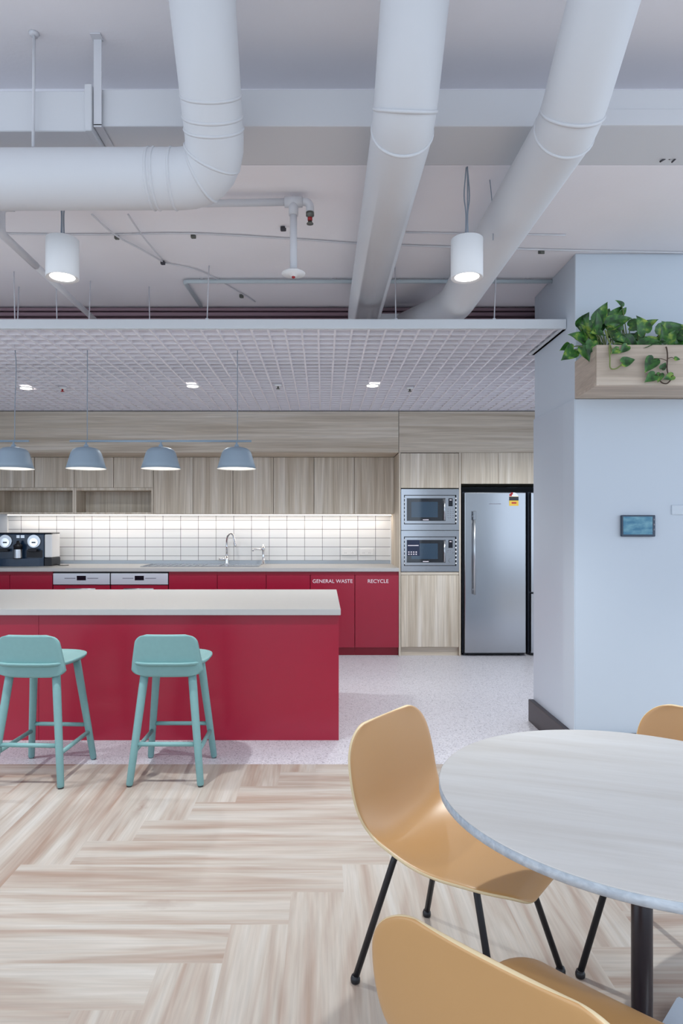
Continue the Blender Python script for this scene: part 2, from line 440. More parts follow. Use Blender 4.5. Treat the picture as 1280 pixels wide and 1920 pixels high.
def base_cabinet(xa, xb, label, words=None):
    a, b_ = KX(xa), KX(xb)
    t = thing('base_cabinet', label, 'cupboard', ((a + b_) / 2, YK, 0), 0, BASE_G)
    part('carcass', box(B(), a + 0.002, b_ - 0.002, YK + 0.02, 7.28, 0.085, ZT - 0.04), M['redplinth'], t)
    d = part('door', box(B(), a + 0.0025, b_ - 0.0025, YK, YK + 0.0195, KZ(1214), KZ(1078.5), bev=0.001), M['red'], t)
    part('finger_rail', box(B(), a + 0.0005, b_ - 0.0005, YK + 0.012, YK + 0.0198, KZ(1078), ZT - 0.0385), M['redplinth'], t)
    part('plinth', box(B(), a + 0.0005, b_ - 0.0005, YK + 0.045, YK + 0.06, 0, 0.084), M['redplinth'], t)
    if words:
        o = text('lettering', words, 0.052, ((a + b_) / 2 + (0.012 if words[0] == 'R' else -0.0), YK - 0.0008, KZ(1090)), M['print'], d)
        o['label'] = 'white printed lettering'
    return t


base_cabinet(665, 747.5, 'red base cupboard lettered RECYCLE beside the microwave tower', 'RECYCLE')
base_cabinet(581.5, 665, 'red base cupboard lettered GENERAL WASTE', 'GENERAL WASTE')
base_cabinet(498.75, 581.5, 'red base cupboard just left of the GENERAL WASTE one')
base_cabinet(407, 498.75, 'red base cupboard directly under the gooseneck tap and sink')
base_cabinet(316, 407, 'red base cupboard right beside the darker dishwasher')
base_cabinet(18, 98.5, 'red base cupboard left of the dishwashers, under the coffee machine')
base_cabinet(-65, 18, 'red base cupboard cut by the left picture edge under the coffee machine')
base_cabinet(-148, -65, 'red base cupboard furthest along to the left')
for xa, xb, lab in ((99, 206.5, 'dishwasher nearest the coffee machine, pale steel control strip'), (207, 315.5, 'dishwasher beside the sink cupboard, darker steel control strip')):
    a, b_ = KX(xa), KX(xb)
    t = thing('dishwasher', lab, 'dishwasher', ((a + b_) / 2, YK, 0), 0, 'pair of dishwashers')
    part('body', box(B(), a + 0.004, b_ - 0.004, YK + 0.02, 7.2, 0.0, ZT - 0.041), M['dark'], t)
    part('control_panel', box(B(), a + 0.004, b_ - 0.004, YK - 0.004, YK + 0.019, KZ(1096), KZ(1075), bev=0.002), M['panelsteel'], t)
    part('door_front', box(B(), a + 0.004, b_ - 0.004, YK, YK + 0.019, KZ(1214), KZ(1097.5), bev=0.001), M['red'], t)
    cx = (a + b_) / 2
    part('display', box(B(), cx - 0.046, cx + 0.046, YK - 0.006, YK - 0.004, KZ(1088), KZ(1079.5)), M['display'], t)
    for q in (-0.17, 0.06): part('button_row', box(B(), cx + q, cx + q + 0.11, YK - 0.0055, YK - 0.0041, KZ(1085), KZ(1083.6)), M['greyprint'], t)
    bm = B(); tube(bm, [(cx - 0.15, YK - 0.03, KZ(1104)), (cx + 0.15, YK - 0.03, KZ(1104))], 0.007)
    for s in (-0.13, 0.13): tube(bm, [(cx + s, YK - 0.03, KZ(1104)), (cx + s, YK + 0.002, KZ(1104))], 0.005)
    part('handle', bm, M['alu'], t)
# worktop
bm = B(); box(bm, -4.6, KX(748), YK - 0.006, 7.288, ZT - 0.037, ZT, bev=0.002)
single('kitchen_worktop', bm, M['stone'], 'long white stone worktop along the tiled splashback', 'worktop')
# sink
YSK = 6.93
t = thing('kitchen_sink', 'inset steel sink with drainer in the white worktop below the taps', 'sink', (XX(385, YSK), YSK, ZT + 0.0015))
xa, xb = XX(272, YSK), XX(488, YSK)
bm = B()
for q in ((xa, xb, 6.74, 6.755), (xa, xb, 7.135, 7.15), (xa, xa + 0.015, 6.755, 7.135), (xb - 0.015, xb, 6.755, 7.135), (-1.11, -1.09, 6.755, 7.135)):
    box(bm, q[0], q[1], q[2], q[3], ZT + 0.001, ZT + 0.007, bev=0.001)
part('rim', bm, M['steel'], t)
bm = B()
for k in range(9): box(bm, xa + 0.05 + k * 0.07, xa + 0.06 + k * 0.07, 6.79, 7.10, ZT + 0.0015, ZT + 0.005)
box(bm, xa + 0.015, -1.11, 6.755, 7.135, ZT + 0.0008, ZT + 0.0014)
part('drainer', bm, M['steel'], t)
part('bowl', box(B(), -1.09, xb - 0.015, 6.755, 7.135, ZT + 0.0008, ZT + 0.0014), M['steel'], t)
# taps
YTp = 7.20


def TP(px, py): return P(px, py, YTp)


t = thing('mixer_tap', 'tall chrome gooseneck mixer tap behind the sink', 'tap', (XX(425, YTp), YTp, ZT), 0, 'taps at the sink')
base = Vector((XX(425, YTp), YTp, ZT + 0.001))
part('base', lathe(B(), [(0, ZT + 0.001), (0.027, ZT + 0.001), (0.027, ZT + 0.012), (0.02, ZT + 0.05), (0.02, ZT + 0.09), (0, ZT + 0.09)], base.x, base.y, 20), M['chrome'], t)
pts = [base + Vector((0, 0, 0.085)), base + Vector((0, 0, 0.2))] + crom([base + Vector((0, 0, 0.26)), base + Vector((0.012, -0.01, 0.31)), base + Vector((0.045, -0.03, 0.343)), base + Vector((0.075, -0.05, 0.325)), base + Vector((0.092, -0.06, 0.27)), base + Vector((0.108, -0.07, 0.2))], 6)
part('spout', tube(B(), pts, 0.0115, 12), M['chrome'], t)
part('lever', tube(B(), [base + Vector((0, 0, 0.055)), base + Vector((-0.05, -0.012, 0.055)), base + Vector((-0.085, -0.02, 0.06))], [0.012, 0.016, 0.012], 10), M['chrome'], t)
t = thing('filter_tap', 'short chrome filter tap with side spout, right of the gooseneck', 'tap', (XX(494, YTp), YTp, ZT), 0, 'taps at the sink')
b2 = Vector((XX(493.5, YTp), YTp, ZT + 0.001))
part('column', lathe(B(), [(0, ZT + 0.001), (0.024, ZT + 0.001), (0.024, ZT + 0.01), (0.014, ZT + 0.016), (0.014, ZT + 0.15), (0.019, ZT + 0.16), (0.019, ZT + 0.19), (0.008, ZT + 0.195), (0.006, ZT + 0.22), (0, ZT + 0.22)], b2.x, b2.y, 18), M['chrome'], t)
part('spout', tube(B(), [b2 + Vector((0, 0, 0.165)), b2 + Vector((-0.07, -0.03, 0.168)), b2 + Vector((-0.105, -0.045, 0.164)), b2 + Vector((-0.112, -0.048, 0.145))], [0.012, 0.010, 0.009, 0.009], 10), M['chrome'], t)
# power outlets
for xa, xb, ya, yb, lab in ((640, 668, 1028.5, 1041, 'white double power point on the tiles, one nearer the sink'), (674, 700, 1028.5, 1041, 'white double power point on the tiles, one nearer the microwaves')):
    a, b_, z0, z1 = XX(xa, YT), XX(xb, YT), ZZ(yb, YT), ZZ(ya, YT)
    t = thing('power_outlet', lab, 'power point', ((a + b_) / 2, YT - 0.001, z0), 0, 'power points')
    part('plate', box(B(), a, b_, YT - 0.009, YT - 0.001, z0, z1, bev=0.002), M['white'], t)
    for cx in (a + 0.045, b_ - 0.045):
        part('switch', box(B(), cx - 0.007, cx + 0.007, YT - 0.012, YT - 0.009, z1 - 0.025, z1 - 0.01), M['white'], t)
        bm = B()
        for s in (-1, 1): box(bm, cx + s * 0.008 - 0.001, cx + s * 0.008 + 0.001, YT - 0.0094, YT - 0.0089, z0 + 0.02, z0 + 0.032)
        part('socket_slot', bm, M['darkwire'], t)

# wall cupboards
ZU0, ZU1 = ZZ(963.5, YU), zb - 0.003
UP_G = 'wall cupboards over the splashback'


def wall_cabinet(edges, label):
    a, b_ = UX(edges[0]), UX(edges[-1])
    t = thing('wall_cabinet', label, 'cupboard', ((a + b_) / 2, YU, ZU0), 0, UP_G)
    part('carcass', box(B(), a + 0.001, b_ - 0.001, YU + 0.02, 7.315, ZU0 + 0.004, ZU1), M['lam_v'], t)
    for e0, e1 in zip(edges[:-1], edges[1:]):
        part('door', box(B(), UX(e0) + 0.003, UX(e1) - 0.003, YU, YU + 0.019, ZU0, ZU1, bev=0.001), M['lam_v'], t)
    return t


wall_cabinet((588.4, 664, 739), 'two door wood grain wall cupboard next to the microwave tower')
wall_cabinet((436.4, 512.5, 588.4), 'two door wood grain wall cupboard behind the rightmost pendant shade, over the taps')
wall_cabinet((287.1, 361.7, 436.4), 'full height two door wall cupboard just right of the open niches')
ZN1, ZNd = ZZ(919.5, YU), ZZ(914.5, YU)
for edges, nl, nr, lab in (((138.7, 212.5, 287.1), 139.5, 285.5, 'wall cupboard with short doors over the right hand open niche'), ((-10, 64.5, 138.7), -8, 138, 'wall cupboard with short doors over the niche above the coffee machine')):
    a, b_ = UX(edges[0]), UX(edges[-1])
    t = thing('wall_cabinet', lab, 'cupboard', ((a + b_) / 2, YU, ZU0), 0, UP_G)
    part('carcass', box(B(), a + 0.001, b_ - 0.001, YU + 0.02, 7.315, ZN1 + 0.02, ZU1), M['lam_v'], t)
    for e0, e1 in zip(edges[:-1], edges[1:]):
        part('door', box(B(), UX(e0) + 0.003, UX(e1) - 0.003, YU, YU + 0.019, ZNd + 0.003, ZU1, bev=0.001), M['lam_v'], t)
    bm = B(); n0, n1 = UX(nl), UX(nr)
    box(bm, a + 0.001, n0 + 0.018, YU + 0.001, 7.315, ZU0, ZNd); box(bm, n1 - 0.012, b_ - 0.001, YU + 0.001, 7.315, ZU0, ZNd)
    box(bm, n0 + 0.018, n1 - 0.012, YU + 0.001, 7.315, ZN1, ZNd); box(bm, n0 + 0.018, n1 - 0.012, YU + 0.001, 7.315, ZU0, ZU0 + 0.016)
    part('niche_frame', bm, M['lam_v'], t)
    part('niche_back', box(B(), n0 + 0.018, n1 - 0.012, 7.29, 7.314, ZU0 + 0.016, ZN1), M['lam_v'], t)
# led strip under the wall cupboards
t = thing('led_strip', 'lit strip light running under the wall cupboards', 'strip light', (-1.4, 7.2, ZU0 - 0.014))
part('housing', box(B(), -3.5, 0.76, 7.185, 7.215, ZU0 - 0.006, ZU0 - 0.0005), M['alu'], t)
part('diffuser', box(B(), -3.5, 0.76, 7.19, 7.21, ZU0 - 0.012, ZU0 - 0.006), M['led'], t)
# end panel between wall cupboards and tower, and the tower
t = thing('end_panel', 'tall pale edge panel between the worktop and the microwave tower', 'panel', ((KX(748.5)), YK, 0))
part('board', box(B(), KX(747.6), KX(750.6), YK - 0.004, 7.29, 0, zb - 0.001, bev=0.001), M['lam_v'], t)
t = thing('microwave_tower', 'tall wood grain unit that holds the two built-in microwaves', 'cupboard', (KX(806), YK, 0))
a, b_ = KX(751), KX(862)
part('upper_door', box(B(), a + 0.002, b_ - 0.012, YK, YK + 0.019, KZ(915), KZ(850), bev=0.001), M['lam_v'], t)
part('lower_door', box(B(), a + 0.002, b_ - 0.012, YK, YK + 0.019, KZ(1213), KZ(1078.5), bev=0.001), M['lam_v'], t)
part('rail', box(B(), a + 0.002, b_ - 0.012, YK + 0.004, YK + 0.019, KZ(1077.5), KZ(1072.5)), M['lam_h'], t)
part('plinth', box(B(), a + 0.002, b_ - 0.012, YK + 0.03, YK + 0.05, 0, KZ(1214)), M['lam_h'], t)
part('side_panel', box(B(), KX(860.4), KX(863.6), YK - 0.002, 7.29, 0, zb - 0.001, bev=0.001), M['lam_v'], t)
bm = B(); box(bm, a + 0.004, b_ - 0.014, YK + 0.02, 7.28, 0.09, KZ(1073)); box(bm, a + 0.004, b_ - 0.014, YK + 0.02, 7.28, KZ(914), zb - 0.004); box(bm, a + 0.004, b_ - 0.014, 7.2, 7.28, KZ(1073), KZ(914))
part('carcass', bm, M['lam_v'], t)


def microwave(yt, yb, ft, fb, knob, lab):
    a, b_ = KX(751.6), KX(860)
    z0, z1 = KZ(yb), KZ(yt)
    t = thing('microwave', lab, 'microwave', ((a + b_) / 2, YK, z0), 0, 'built-in microwaves')
    bm = B(); box(bm, a + 0.02, b_ - 0.02, YK + 0.012, 7.1, z0 + 0.02, z1 - 0.02)
    part('body', bm, M['dark'], t)
    x0_, x1_ = KX(757), KX(855); g0, g1 = KZ(fb), KZ(ft)
    bm = B()
    box(bm, a, x0_, YK - 0.004, YK + 0.012, z0, z1); box(bm, x1_, b_, YK - 0.004, YK + 0.012, z0, z1)
    box(bm, x0_, x1_, YK - 0.004, YK + 0.012, z0, g0); box(bm, x0_, x1_, YK - 0.004, YK + 0.012, g1, z1)
    part('trim_frame', bm, M['steel'], t)
    part('front', box(B(), x0_ + 0.006, x1_ - 0.012, YK - 0.010, YK + 0.0115, g0 + 0.006, g1 - 0.006, bev=0.002), M['steel'], t)
    d = part('door', box(B(), KX(762), KX(834.5), YK - 0.014, YK - 0.010, g0 + 0.034, g1 - 0.034), M['glass'], t)
    part('window', box(B(), KX(770.5), KX(820), YK - 0.0155, YK - 0.014, g0 + 0.07, g1 - 0.07), M['glass2'], d)
    part('handle', tube(B(), [(KX(832), YK - 0.032, g0 + 0.04), (KX(832), YK - 0.032, g1 - 0.04)], 0.009, 10), M['alu'], d)
    part('badge', box(B(), KX(792), KX(803), YK - 0.0155, YK - 0.014, g0 + 0.042, g0 + 0.049), M['print'], d)
    part('display', box(B(), KX(840), KX(848), YK - 0.012, YK - 0.010, g1 - 0.115, g1 - 0.035), M['display'], t)
    part('clock_digits', box(B(), KX(842), KX(846), YK - 0.0125, YK - 0.012, g1 - 0.056, g1 - 0.047), M['print'], t)
    for r in range(5):
        for c in range(3):
            x = KX(838.2 + c * 4.6); z = g1 - 0.14 - r * 0.022
            if knob and r > 1: continue
            part('button', box(B(), x, x + 0.012, YK - 0.0115, YK - 0.010, z - 0.006, z), M['greyprint'], t)
    if knob: part('knob', disc_y(B(), KX(843.5), YK - 0.024, YK - 0.010, g0 + 0.055, 0.017, 20, 0.019), M['steel'], t)
    bm = B()
    for k in range(7):
        z = g0 + 0.02 + k * (g1 - g0 - 0.05) / 6.3
        box(bm, KX(853), KX(855.5), YK - 0.0108, YK - 0.0095, z, z + 0.014); box(bm, KX(757.2), KX(758.4), YK - 0.0108, YK - 0.0095, z, z + 0.014)
    part('vent_slots', bm, M['white'], t)
    for q in ((g1 - 0.006, g1 - 0.001), (g0 + 0.001, g0 + 0.006)): part('shadow_gap', box(B(), x0_ + 0.001, x1_ - 0.01, YK - 0.0045, YK - 0.003, q[0], q[1]), M['dark'], t)
    return t, d


microwave(917, 994, 928, 983, False, 'upper built-in steel microwave with button panel only')
t, d = microwave(995, 1071.5, 1006, 1061, True, 'lower built-in steel microwave with a round knob and a dark sticker')
bm = B(); box(bm, KX(762.6), KX(786), YK - 0.0165, YK - 0.0156, KZ(1042), KZ(1012.5)); part('door_sticker', bm, mat('navy_sticker', (24, 34, 62), 0.4), d)
bm = B(); box(bm, KX(764), KX(784), YK - 0.0172, YK - 0.0165, KZ(1023.5), KZ(1022))
for k in range(4):
    for r in range(2): box(bm, KX(764.5 + k * 4.6), KX(767 + k * 4.6), YK - 0.0172, YK - 0.0165, KZ(1036 + r * 4), KZ(1034 + r * 4))
part('sticker_print', bm, M['print'], d)
# cupboard over the fridges
t = thing('overhead_cabinet', 'wood grain cupboard above the steel fridge', 'cupboard', (KX(935), YK, KZ(907)))
part('door', box(B(), KX(864) + 0.001, KX(934.5) - 0.001, YK, YK + 0.019, KZ(907), zb - 0.002, bev=0.001), M['lam_v'], t)
part('door', box(B(), KX(934.5) + 0.001, KX(1005), YK, YK + 0.019, KZ(907), zb - 0.002, bev=0.001), M['lam_v'], t)
part('carcass', box(B(), KX(864) + 0.001, 2.55, YK + 0.02, 7.28, KZ(906), zb - 0.003), M['lam_v'], t)
bm = B(); box(bm, KX(864), 2.6, 7.28, 7.32, 0, KZ(907)); struct('trim_7', bm, M['darkblue'], 'dark back of the fridge recess', 'trim')


def fridge(xa, xb, label, split):
    a, b_ = KX(xa), KX(xb); zt = KZ(923.5)
    t = thing('fridge', label, 'fridge', ((a + b_) / 2, YK, 0), 0, 'pair of upright steel fridges')
    part('body', box(B(), a - 0.012, b_ + 0.008, YK + 0.06, 7.22, 0.012, zt + 0.008, bev=0.004), M['darkblue'], t)
    if split:
        part('door', box(B(), a, b_, YK - 0.012, YK + 0.058, KZ(1110.5), zt, bev=0.006, seg=2), M['steel'], t)
        part('drawer', box(B(), a, b_, YK - 0.012, YK + 0.058, KZ(1224), KZ(1113), bev=0.006, seg=2), M['steel'], t)
    else:
        d = part('door', box(B(), a, b_, YK - 0.012, YK + 0.058, KZ(1224), zt, bev=0.006, seg=2), M['steel'], t)
        hx = KX(887)
        bm = B(); tube(bm, [(hx, YK - 0.055, KZ(959)), (hx, YK - 0.055, KZ(1114))], 0.011, 12)
        for z in (KZ(968), KZ(1105)): tube(bm, [(hx, YK - 0.055, z), (hx, YK - 0.01, z)], 0.009, 8)
        part('handle', bm, M['alu'], d)
        part('handle_cap', box(B(), hx - 0.013, hx + 0.013, YK - 0.068, YK - 0.044, KZ(975), KZ(958.5), bev=0.003), M['steel'], d)
        part('badge', box(B(), KX(916), KX(938), YK - 0.0135, YK - 0.012, KZ(945.4), KZ(944.2)), M['greyprint'], d)
        e = part('energy_label', box(B(), KX(953.5), KX(971), YK - 0.0138, YK - 0.012, KZ(948.5), KZ(931)), M['yellow'], d)
        bm = B(); disc_y(bm, KX(962.2), YK - 0.0135, YK - 0.0122, KZ(932), 0.046, 28); part('label_arch', bm, M['white'], e)
        part('label_band', box(B(), KX(953.5), KX(971), YK - 0.0146, YK - 0.0138, KZ(938.5), KZ(931.5)), M['display'], e)
        bm = B()
        for q in ((954, 958.5, 926, 930.5), (956.5, 960.5, 923.6, 927.5)): box(bm, KX(q[0]), KX(q[1]), YK - 0.0146, YK - 0.0136, KZ(q[3]), KZ(q[2]))
        part('label_star', bm, M['labelred'], e)
        part('label_digits', box(B(), KX(958), KX(967), YK - 0.0146, YK - 0.0138, KZ(944.5), KZ(941.5)), M['labelred'], e)
    part('kick_grille', box(B(), a, b_, YK + 0.03, YK + 0.058, 0.012, KZ(1225)), M['dark'], t)
    for fx in (a + 0.04, b_ - 0.05):
        part('foot', lathe(B(), [(0, 0), (0.016, 0), (0.016, 0.012), (0, 0.012)], fx, YK + 0.08, 12), M['black'], t)
    return t


fridge(870.3, 985, 'upright steel fridge with a long bar handle and a yellow energy label', False)
fridge(994.5, 1110, 'second steel fridge mostly hidden behind the white return wall', True)

# coffee machine
YC = 6.82


def CX(px): return (px - XV) * YC / F
def CZ(py): return H - (py - YH) * YC / F


t = thing('coffee_machine', 'glossy black twin head capsule coffee machine on the white worktop', 'coffee machine', (CX(20), YC, ZT))
zc0 = ZT + 0.001
part('body', box(B(), CX(-46), CX(78), YC + 0.05, YC + 0.30, zc0 + 0.02, CZ(1001), bev=0.012, seg=3), M['bluesheen'], t)
part('top_lid', box(B(), CX(-40), CX(92), YC + 0.06, YC + 0.28, CZ(1001), CZ(999), bev=0.003), M['black'], t)
part('water_tank', box(B(), CX(78.6), CX(93), YC + 0.06, YC + 0.27, CZ(1046), CZ(1002), bev=0.01, seg=3), M['white'], t)
part('tank_base', box(B(), CX(78.6), CX(93), YC + 0.05, YC + 0.28, zc0, CZ(1046.5), bev=0.005), M['black'], t)
bm = B()
v = [(CX(-40) + (CX(78) - CX(-40)) * i / 20, YC + 0.05 - 0.075 * math.sin(PI * i / 20) ** 0.6) for i in range(21)]
lo = [bm.verts.new((x, y, zc0)) for x, y in v] + [bm.verts.new((CX(78), YC + 0.12, zc0)), bm.verts.new((CX(-40), YC + 0.12, zc0))]
hi = [bm.verts.new((q.co.x, q.co.y, CZ(1047.5))) for q in lo]
bm.faces.new(lo[::-1]); bm.faces.new(hi)
for i in range(len(lo)): bm.faces.new((lo[i], lo[(i + 1) % len(lo)], hi[(i + 1) % len(lo)], hi[i]))
part('drip_tray', bm, M['bluesheen'], t)
for px in (6.5, 60.5):
    d = part('dial', disc_y(B(), CX(px), YC + 0.035, YC + 0.052, CZ(1015), 0.068, 32, 0.072), M['alu'], t)
    part('dial_face', disc_y(B(), CX(px), YC + 0.030, YC + 0.035, CZ(1017), 0.045, 28), M['chrome'], d)
    part('dial_mark', box(B(), CX(px) - 0.02, CX(px) + 0.02, YC + 0.027, YC + 0.030, CZ(1018.5), CZ(1016)), M['black'], d)
    part('spout', box(B(), CX(px) - 0.045, CX(px) + 0.045, YC - 0.01, YC + 0.052, CZ(1034.5), CZ(1029), bev=0.006), M['black'], t)
part('buttons', box(box(B(), CX(27), CX(33), YC + 0.046, YC + 0.051, CZ(1009), CZ(1003.5)), CX(35), CX(42), YC + 0.046, YC + 0.051, CZ(1009), CZ(1003.5)), M['alu'], t)
m_ = part('milk_frother', lathe(B(), [(0, CZ(1047)), (0.042, CZ(1047)), (0.042, CZ(1025.5)), (0.046, CZ(1025)), (0.046, CZ(1022)), (0.02, CZ(1019)), (0.012, CZ(1014)), (0, CZ(1013.6))], CX(34), YC - 0.004, 24), M['black'], t)
part('steel_sleeve', lathe(B(), [(0.0435, CZ(1046)), (0.0435, CZ(1030))], CX(34), YC - 0.004, 24), M['alu'], m_)
part('dial_trim', box(B(), CX(46), CX(76), YC + 0.045, YC + 0.05, CZ(1046), CZ(1032)), M['black'], t)
bm = B(); tube(bm, crom([(CX(92), YC + 0.2, ZT + 0.01), (CX(102), YC + 0.12, ZT + 0.005), (CX(112), YC + 0.1, ZT + 0.005), (CX(119), YC + 0.14, ZT + 0.005)]), 0.004, 6)
part('power_cord', bm, M['black'], t)

# ------------------------------------------------------------------ island
YI, YE, YJ, ZI = 3.992, 3.945, 5.16, 0.8135
t = thing('kitchen_island', 'long berry red island bench behind the two stools', 'island', (-1.9, YI, 0))
part('front_panel', box(B(), XX(72.5, YI) + 0.001, 0.098, YI, YI + 0.018, 0.0, ZI - 0.0375), M['red'], t)
part('front_panel', box(B(), -4.2, XX(72.5, YI) - 0.001, YI, YI + 0.018, 0.0, ZI - 0.0375), M['red'], t)
part('end_panel', box(B(), 0.08, 0.098, YI + 0.018, YJ - 0.02, 0.0, ZI - 0.0375), M['red'], t)
part('back_panel', box(B(), -4.2, 0.08, YJ - 0.04, YJ - 0.02, 0.0, ZI - 0.0375), M['red'], t)
bm = B(); box(bm, -4.22, 0.109, YE, YJ, ZI - 0.037, ZI, bev=0.002)
single('island_worktop', bm, M['stone'], 'white stone top of the red island bench', 'worktop')

# ------------------------------------------------------------------ stools
def make_stool(label):
    t = thing('bar_stool', label, 'stool', (0, 0, 0), 0, 'sage green bar stools at the island')
    # seat: a dished plate, broad at the front with soft pointed wings
    bm = B(); N = 44; rings = []
    def outline(a):
        c, s = math.cos(a), math.sin(a)
        k = 1.0 / ((abs(c) ** 2.7 + abs(s) ** 2.7) ** (1 / 2.7))
        if s < 0: k = 1.0 / ((abs(c) ** 4.5 + abs(s) ** 4.5) ** (1 / 4.5))
        x, y = 0.199 * c * k, (0.195 if s > 0 else 0.204) * s * k
        x *= 1.0 - 0.085 * max(0, -y / 0.204) ** 2
        return x, y
    for fr, dz in ((0.0, 0.0), (0.5, 0.002), (0.85, 0.008), (0.97, 0.014), (1.0, 0.012), (1.0, 0.004), (0.96, -0.006), (0.5, -0.014), (0.0, -0.016)):
        if fr == 0: rings.append([bm.verts.new((0, 0, 0.612 + dz))])
        else: rings.append([bm.verts.new((outline(2 * PI * i / N)[0] * fr, outline(2 * PI * i / N)[1] * fr, 0.612 + dz)) for i in range(N)])
    for A, D in zip(rings[:-1], rings[1:]):
        for i in range(N):
            k = (i + 1) % N
            f = bm.faces.new((A[0], D[i], D[k]) if len(A) == 1 else ((A[i], D[0], A[k]) if len(D) == 1 else (A[i], D[i], D[k], A[k]))); f.smooth = True
    obj('seat', bm, M['mint'], t)
    # backrest: bowed panel hooked round the rear of the seat
    bm = B(); NU, NV = 24, 20
    def hw(v):                                   # half width by height
        z = v
        if z < 0.16: base = 0.165 + 0.02 * (z / 0.16)
        else: base = 0.183 - 0.030 * ((z - 0.16) / 0.84) ** 1.2
        ed = min(z, 1 - z); rr = 0.13 if z < .5 else 0.2
        if ed < rr:
            q = 1 - ed / rr; base -= 0.055 * (1 - math.sqrt(max(0, 1 - q * q)))
        return base
    Z0, Z1 = 0.548, 0.768
    for side, off in ((0, -0.006), (1, 0.006)):
        pass
    g = []
    for i in range(NV + 1):
        v = i / NV; w = hw(v); z = Z0 + (Z1 - Z0) * v
        g.append([Vector((w * (2 * j / NU - 1), -0.172 - 0.026 * v + 0.022 * (w * (2 * j / NU - 1) / 0.18) ** 2, z)) for j in range(NU + 1)])
    th = 0.013
    front = [[bm.verts.new(p + Vector((0, th / 2, 0))) for p in r] for r in g]; back = [[bm.verts.new(p - Vector((0, th / 2, 0))) for p in r] for r in g]
    for i in range(NV):
        for j in range(NU):
            for G, fl in ((front, 0), (back, 1)):
                q = [G[i][j], G[i][j + 1], G[i + 1][j + 1], G[i + 1][j]]
                f = bm.faces.new(q[::-1] if fl else q); f.smooth = True
    for i in range(NV):
        bm.faces.new((front[i][0], front[i + 1][0], back[i + 1][0], back[i][0])); bm.faces.new((front[i][NU], back[i][NU], back[i + 1][NU], front[i + 1][NU]))
    for j in range(NU):
        bm.faces.new((front[0][j], back[0][j], back[0][j + 1], front[0][j + 1])); bm.faces.new((front[NV][j], front[NV][j + 1], back[NV][j + 1], back[NV][j]))
    obj('backrest', bm, M['mint'], t)
    # legs
    top = {(sx, sy): Vector((sx * 0.118, sy * 0.12 - 0.005, 0.600)) for sx in (-1, 1) for sy in (-1, 1)}
    ft = {(sx, sy): Vector((sx * 0.181, sy * 0.205, 0.0)) for sx in (-1, 1) for sy in (-1, 1)}
    for k in top:
        a, b_ = ft[k], top[k]
        lg = obj('leg', tube(B(), [a + (b_ - a) * q for q in (0.008, 0.02, 0.35, 0.8, 1.0)], [0.0145, 0.0175, 0.0195, 0.0215, 0.0215], 14), M['mint'], t)
        obj('glide', tube(B(), [a, a + (b_ - a) * 0.009], 0.0135, 12), M['black'], lg)
    def at(k, z): return ft[k] + (top[k] - ft[k]) * (z / 0.6)
    for k1, k2, z in (((-1, -1), (1, -1), 0.205), ((-1, 1), (1, 1), 0.205), ((-1, -1), (-1, 1), 0.165), ((1, -1), (1, 1), 0.165)):
        obj('stretcher', tube(B(), [at(k1, z), at(k2, z)], 0.0115, 12), M['mint'], t)
    return t


s = make_stool('sage green wooden bar stool nearer the open end of the island'); s.location = (-0.800, 3.49, 0)
s2 = copy_tree(s); s2['label'] = 'sage green wooden bar stool cut off by the left picture edge'; s2.location = (-1.488, 3.475, 0); s2.rotation_euler = (0, 0, math.radians(-3))

# ------------------------------------------------------------------ chairs
def shell_bm():
    raw = crom([(0.262, 0.370), (0.249, 0.387), (0.222, 0.400), (0.14, 0.403), (0.03, 0.394), (-0.09, 0.386), (-0.160, 0.395), (-0.200, 0.425), (-0.222, 0.480), (-0.237, 0.555), (-0.250, 0.635), (-0.263, 0.726)], 8)
    ln = [0.0]
    for a, b_ in zip(raw[:-1], raw[1:]): ln.append(ln[-1] + (b_ - a).length)
    T = ln[-1]
    def at(s_):
        for k in range(1, len(raw)):
            if ln[k] >= s_ - 1e-9:
                return raw[k - 1].lerp(raw[k], (s_ - ln[k - 1]) / max(1e-9, ln[k] - ln[k - 1]))
        return raw[-1]
    RF, RB = 0.13, 0.085                         # corner radii, front and top
    ss = [RF * (1 - math.cos(PI / 2 * k / 6)) for k in range(6)] + [RF + (T - RF - RB) * k / 30 for k in range(30)] + [T - RB + RB * math.sin(PI / 2 * k / 6) for k in range(7)]
    prof = [at(q) for q in ss]; n = len(prof)
    def hw(s_):
        u = s_ / T
        w = 0.212 + 0.02 * math.sin(PI * min(1, u / 0.62)) if u < 0.62 else 0.212 + 0.026 * math.sin(PI * (u - .62) / .38) - 0.010 * ((u - .62) / .38)
        for e, rr, dep in ((s_, RF, 0.105), (T - s_, RB, 0.08)):
            if e < rr:
                q = 1 - e / rr; w -= dep * (1 - math.sqrt(max(0.0, 1 - q ** 2.0)))
        return w
    NU = 22; bm = B(); G = []
    for i, p in enumerate(prof):
        a = at(max(0, ss[i] - 0.012)); b_ = at(min(T, ss[i] + 0.012))
        tg = (Vector((b_[0] - a[0], b_[1] - a[1]))).normalized(); nrm = Vector((tg.y, -tg.x))
        u = ss[i] / T; w = hw(ss[i])
        curl = 0.004 + 0.040 * math.exp(-((u - 0.53) / 0.15) ** 2) + 0.010 * math.exp(-((u - 0.8) / 0.15) ** 2)
        row = []
        for j in range(NU + 1):
            q = 2 * j / NU - 1
            k = curl * abs(q) ** 2.4
            row.append(bm.verts.new((w * q, p[0] + nrm.x * k, p[1] + nrm.y * k)))
        G.append(row)
    for i in range(n - 1):
        for j in range(NU):
            f = bm.faces.new((G[i][j], G[i][j + 1], G[i + 1][j + 1], G[i + 1][j])); f.smooth = True
    return bm


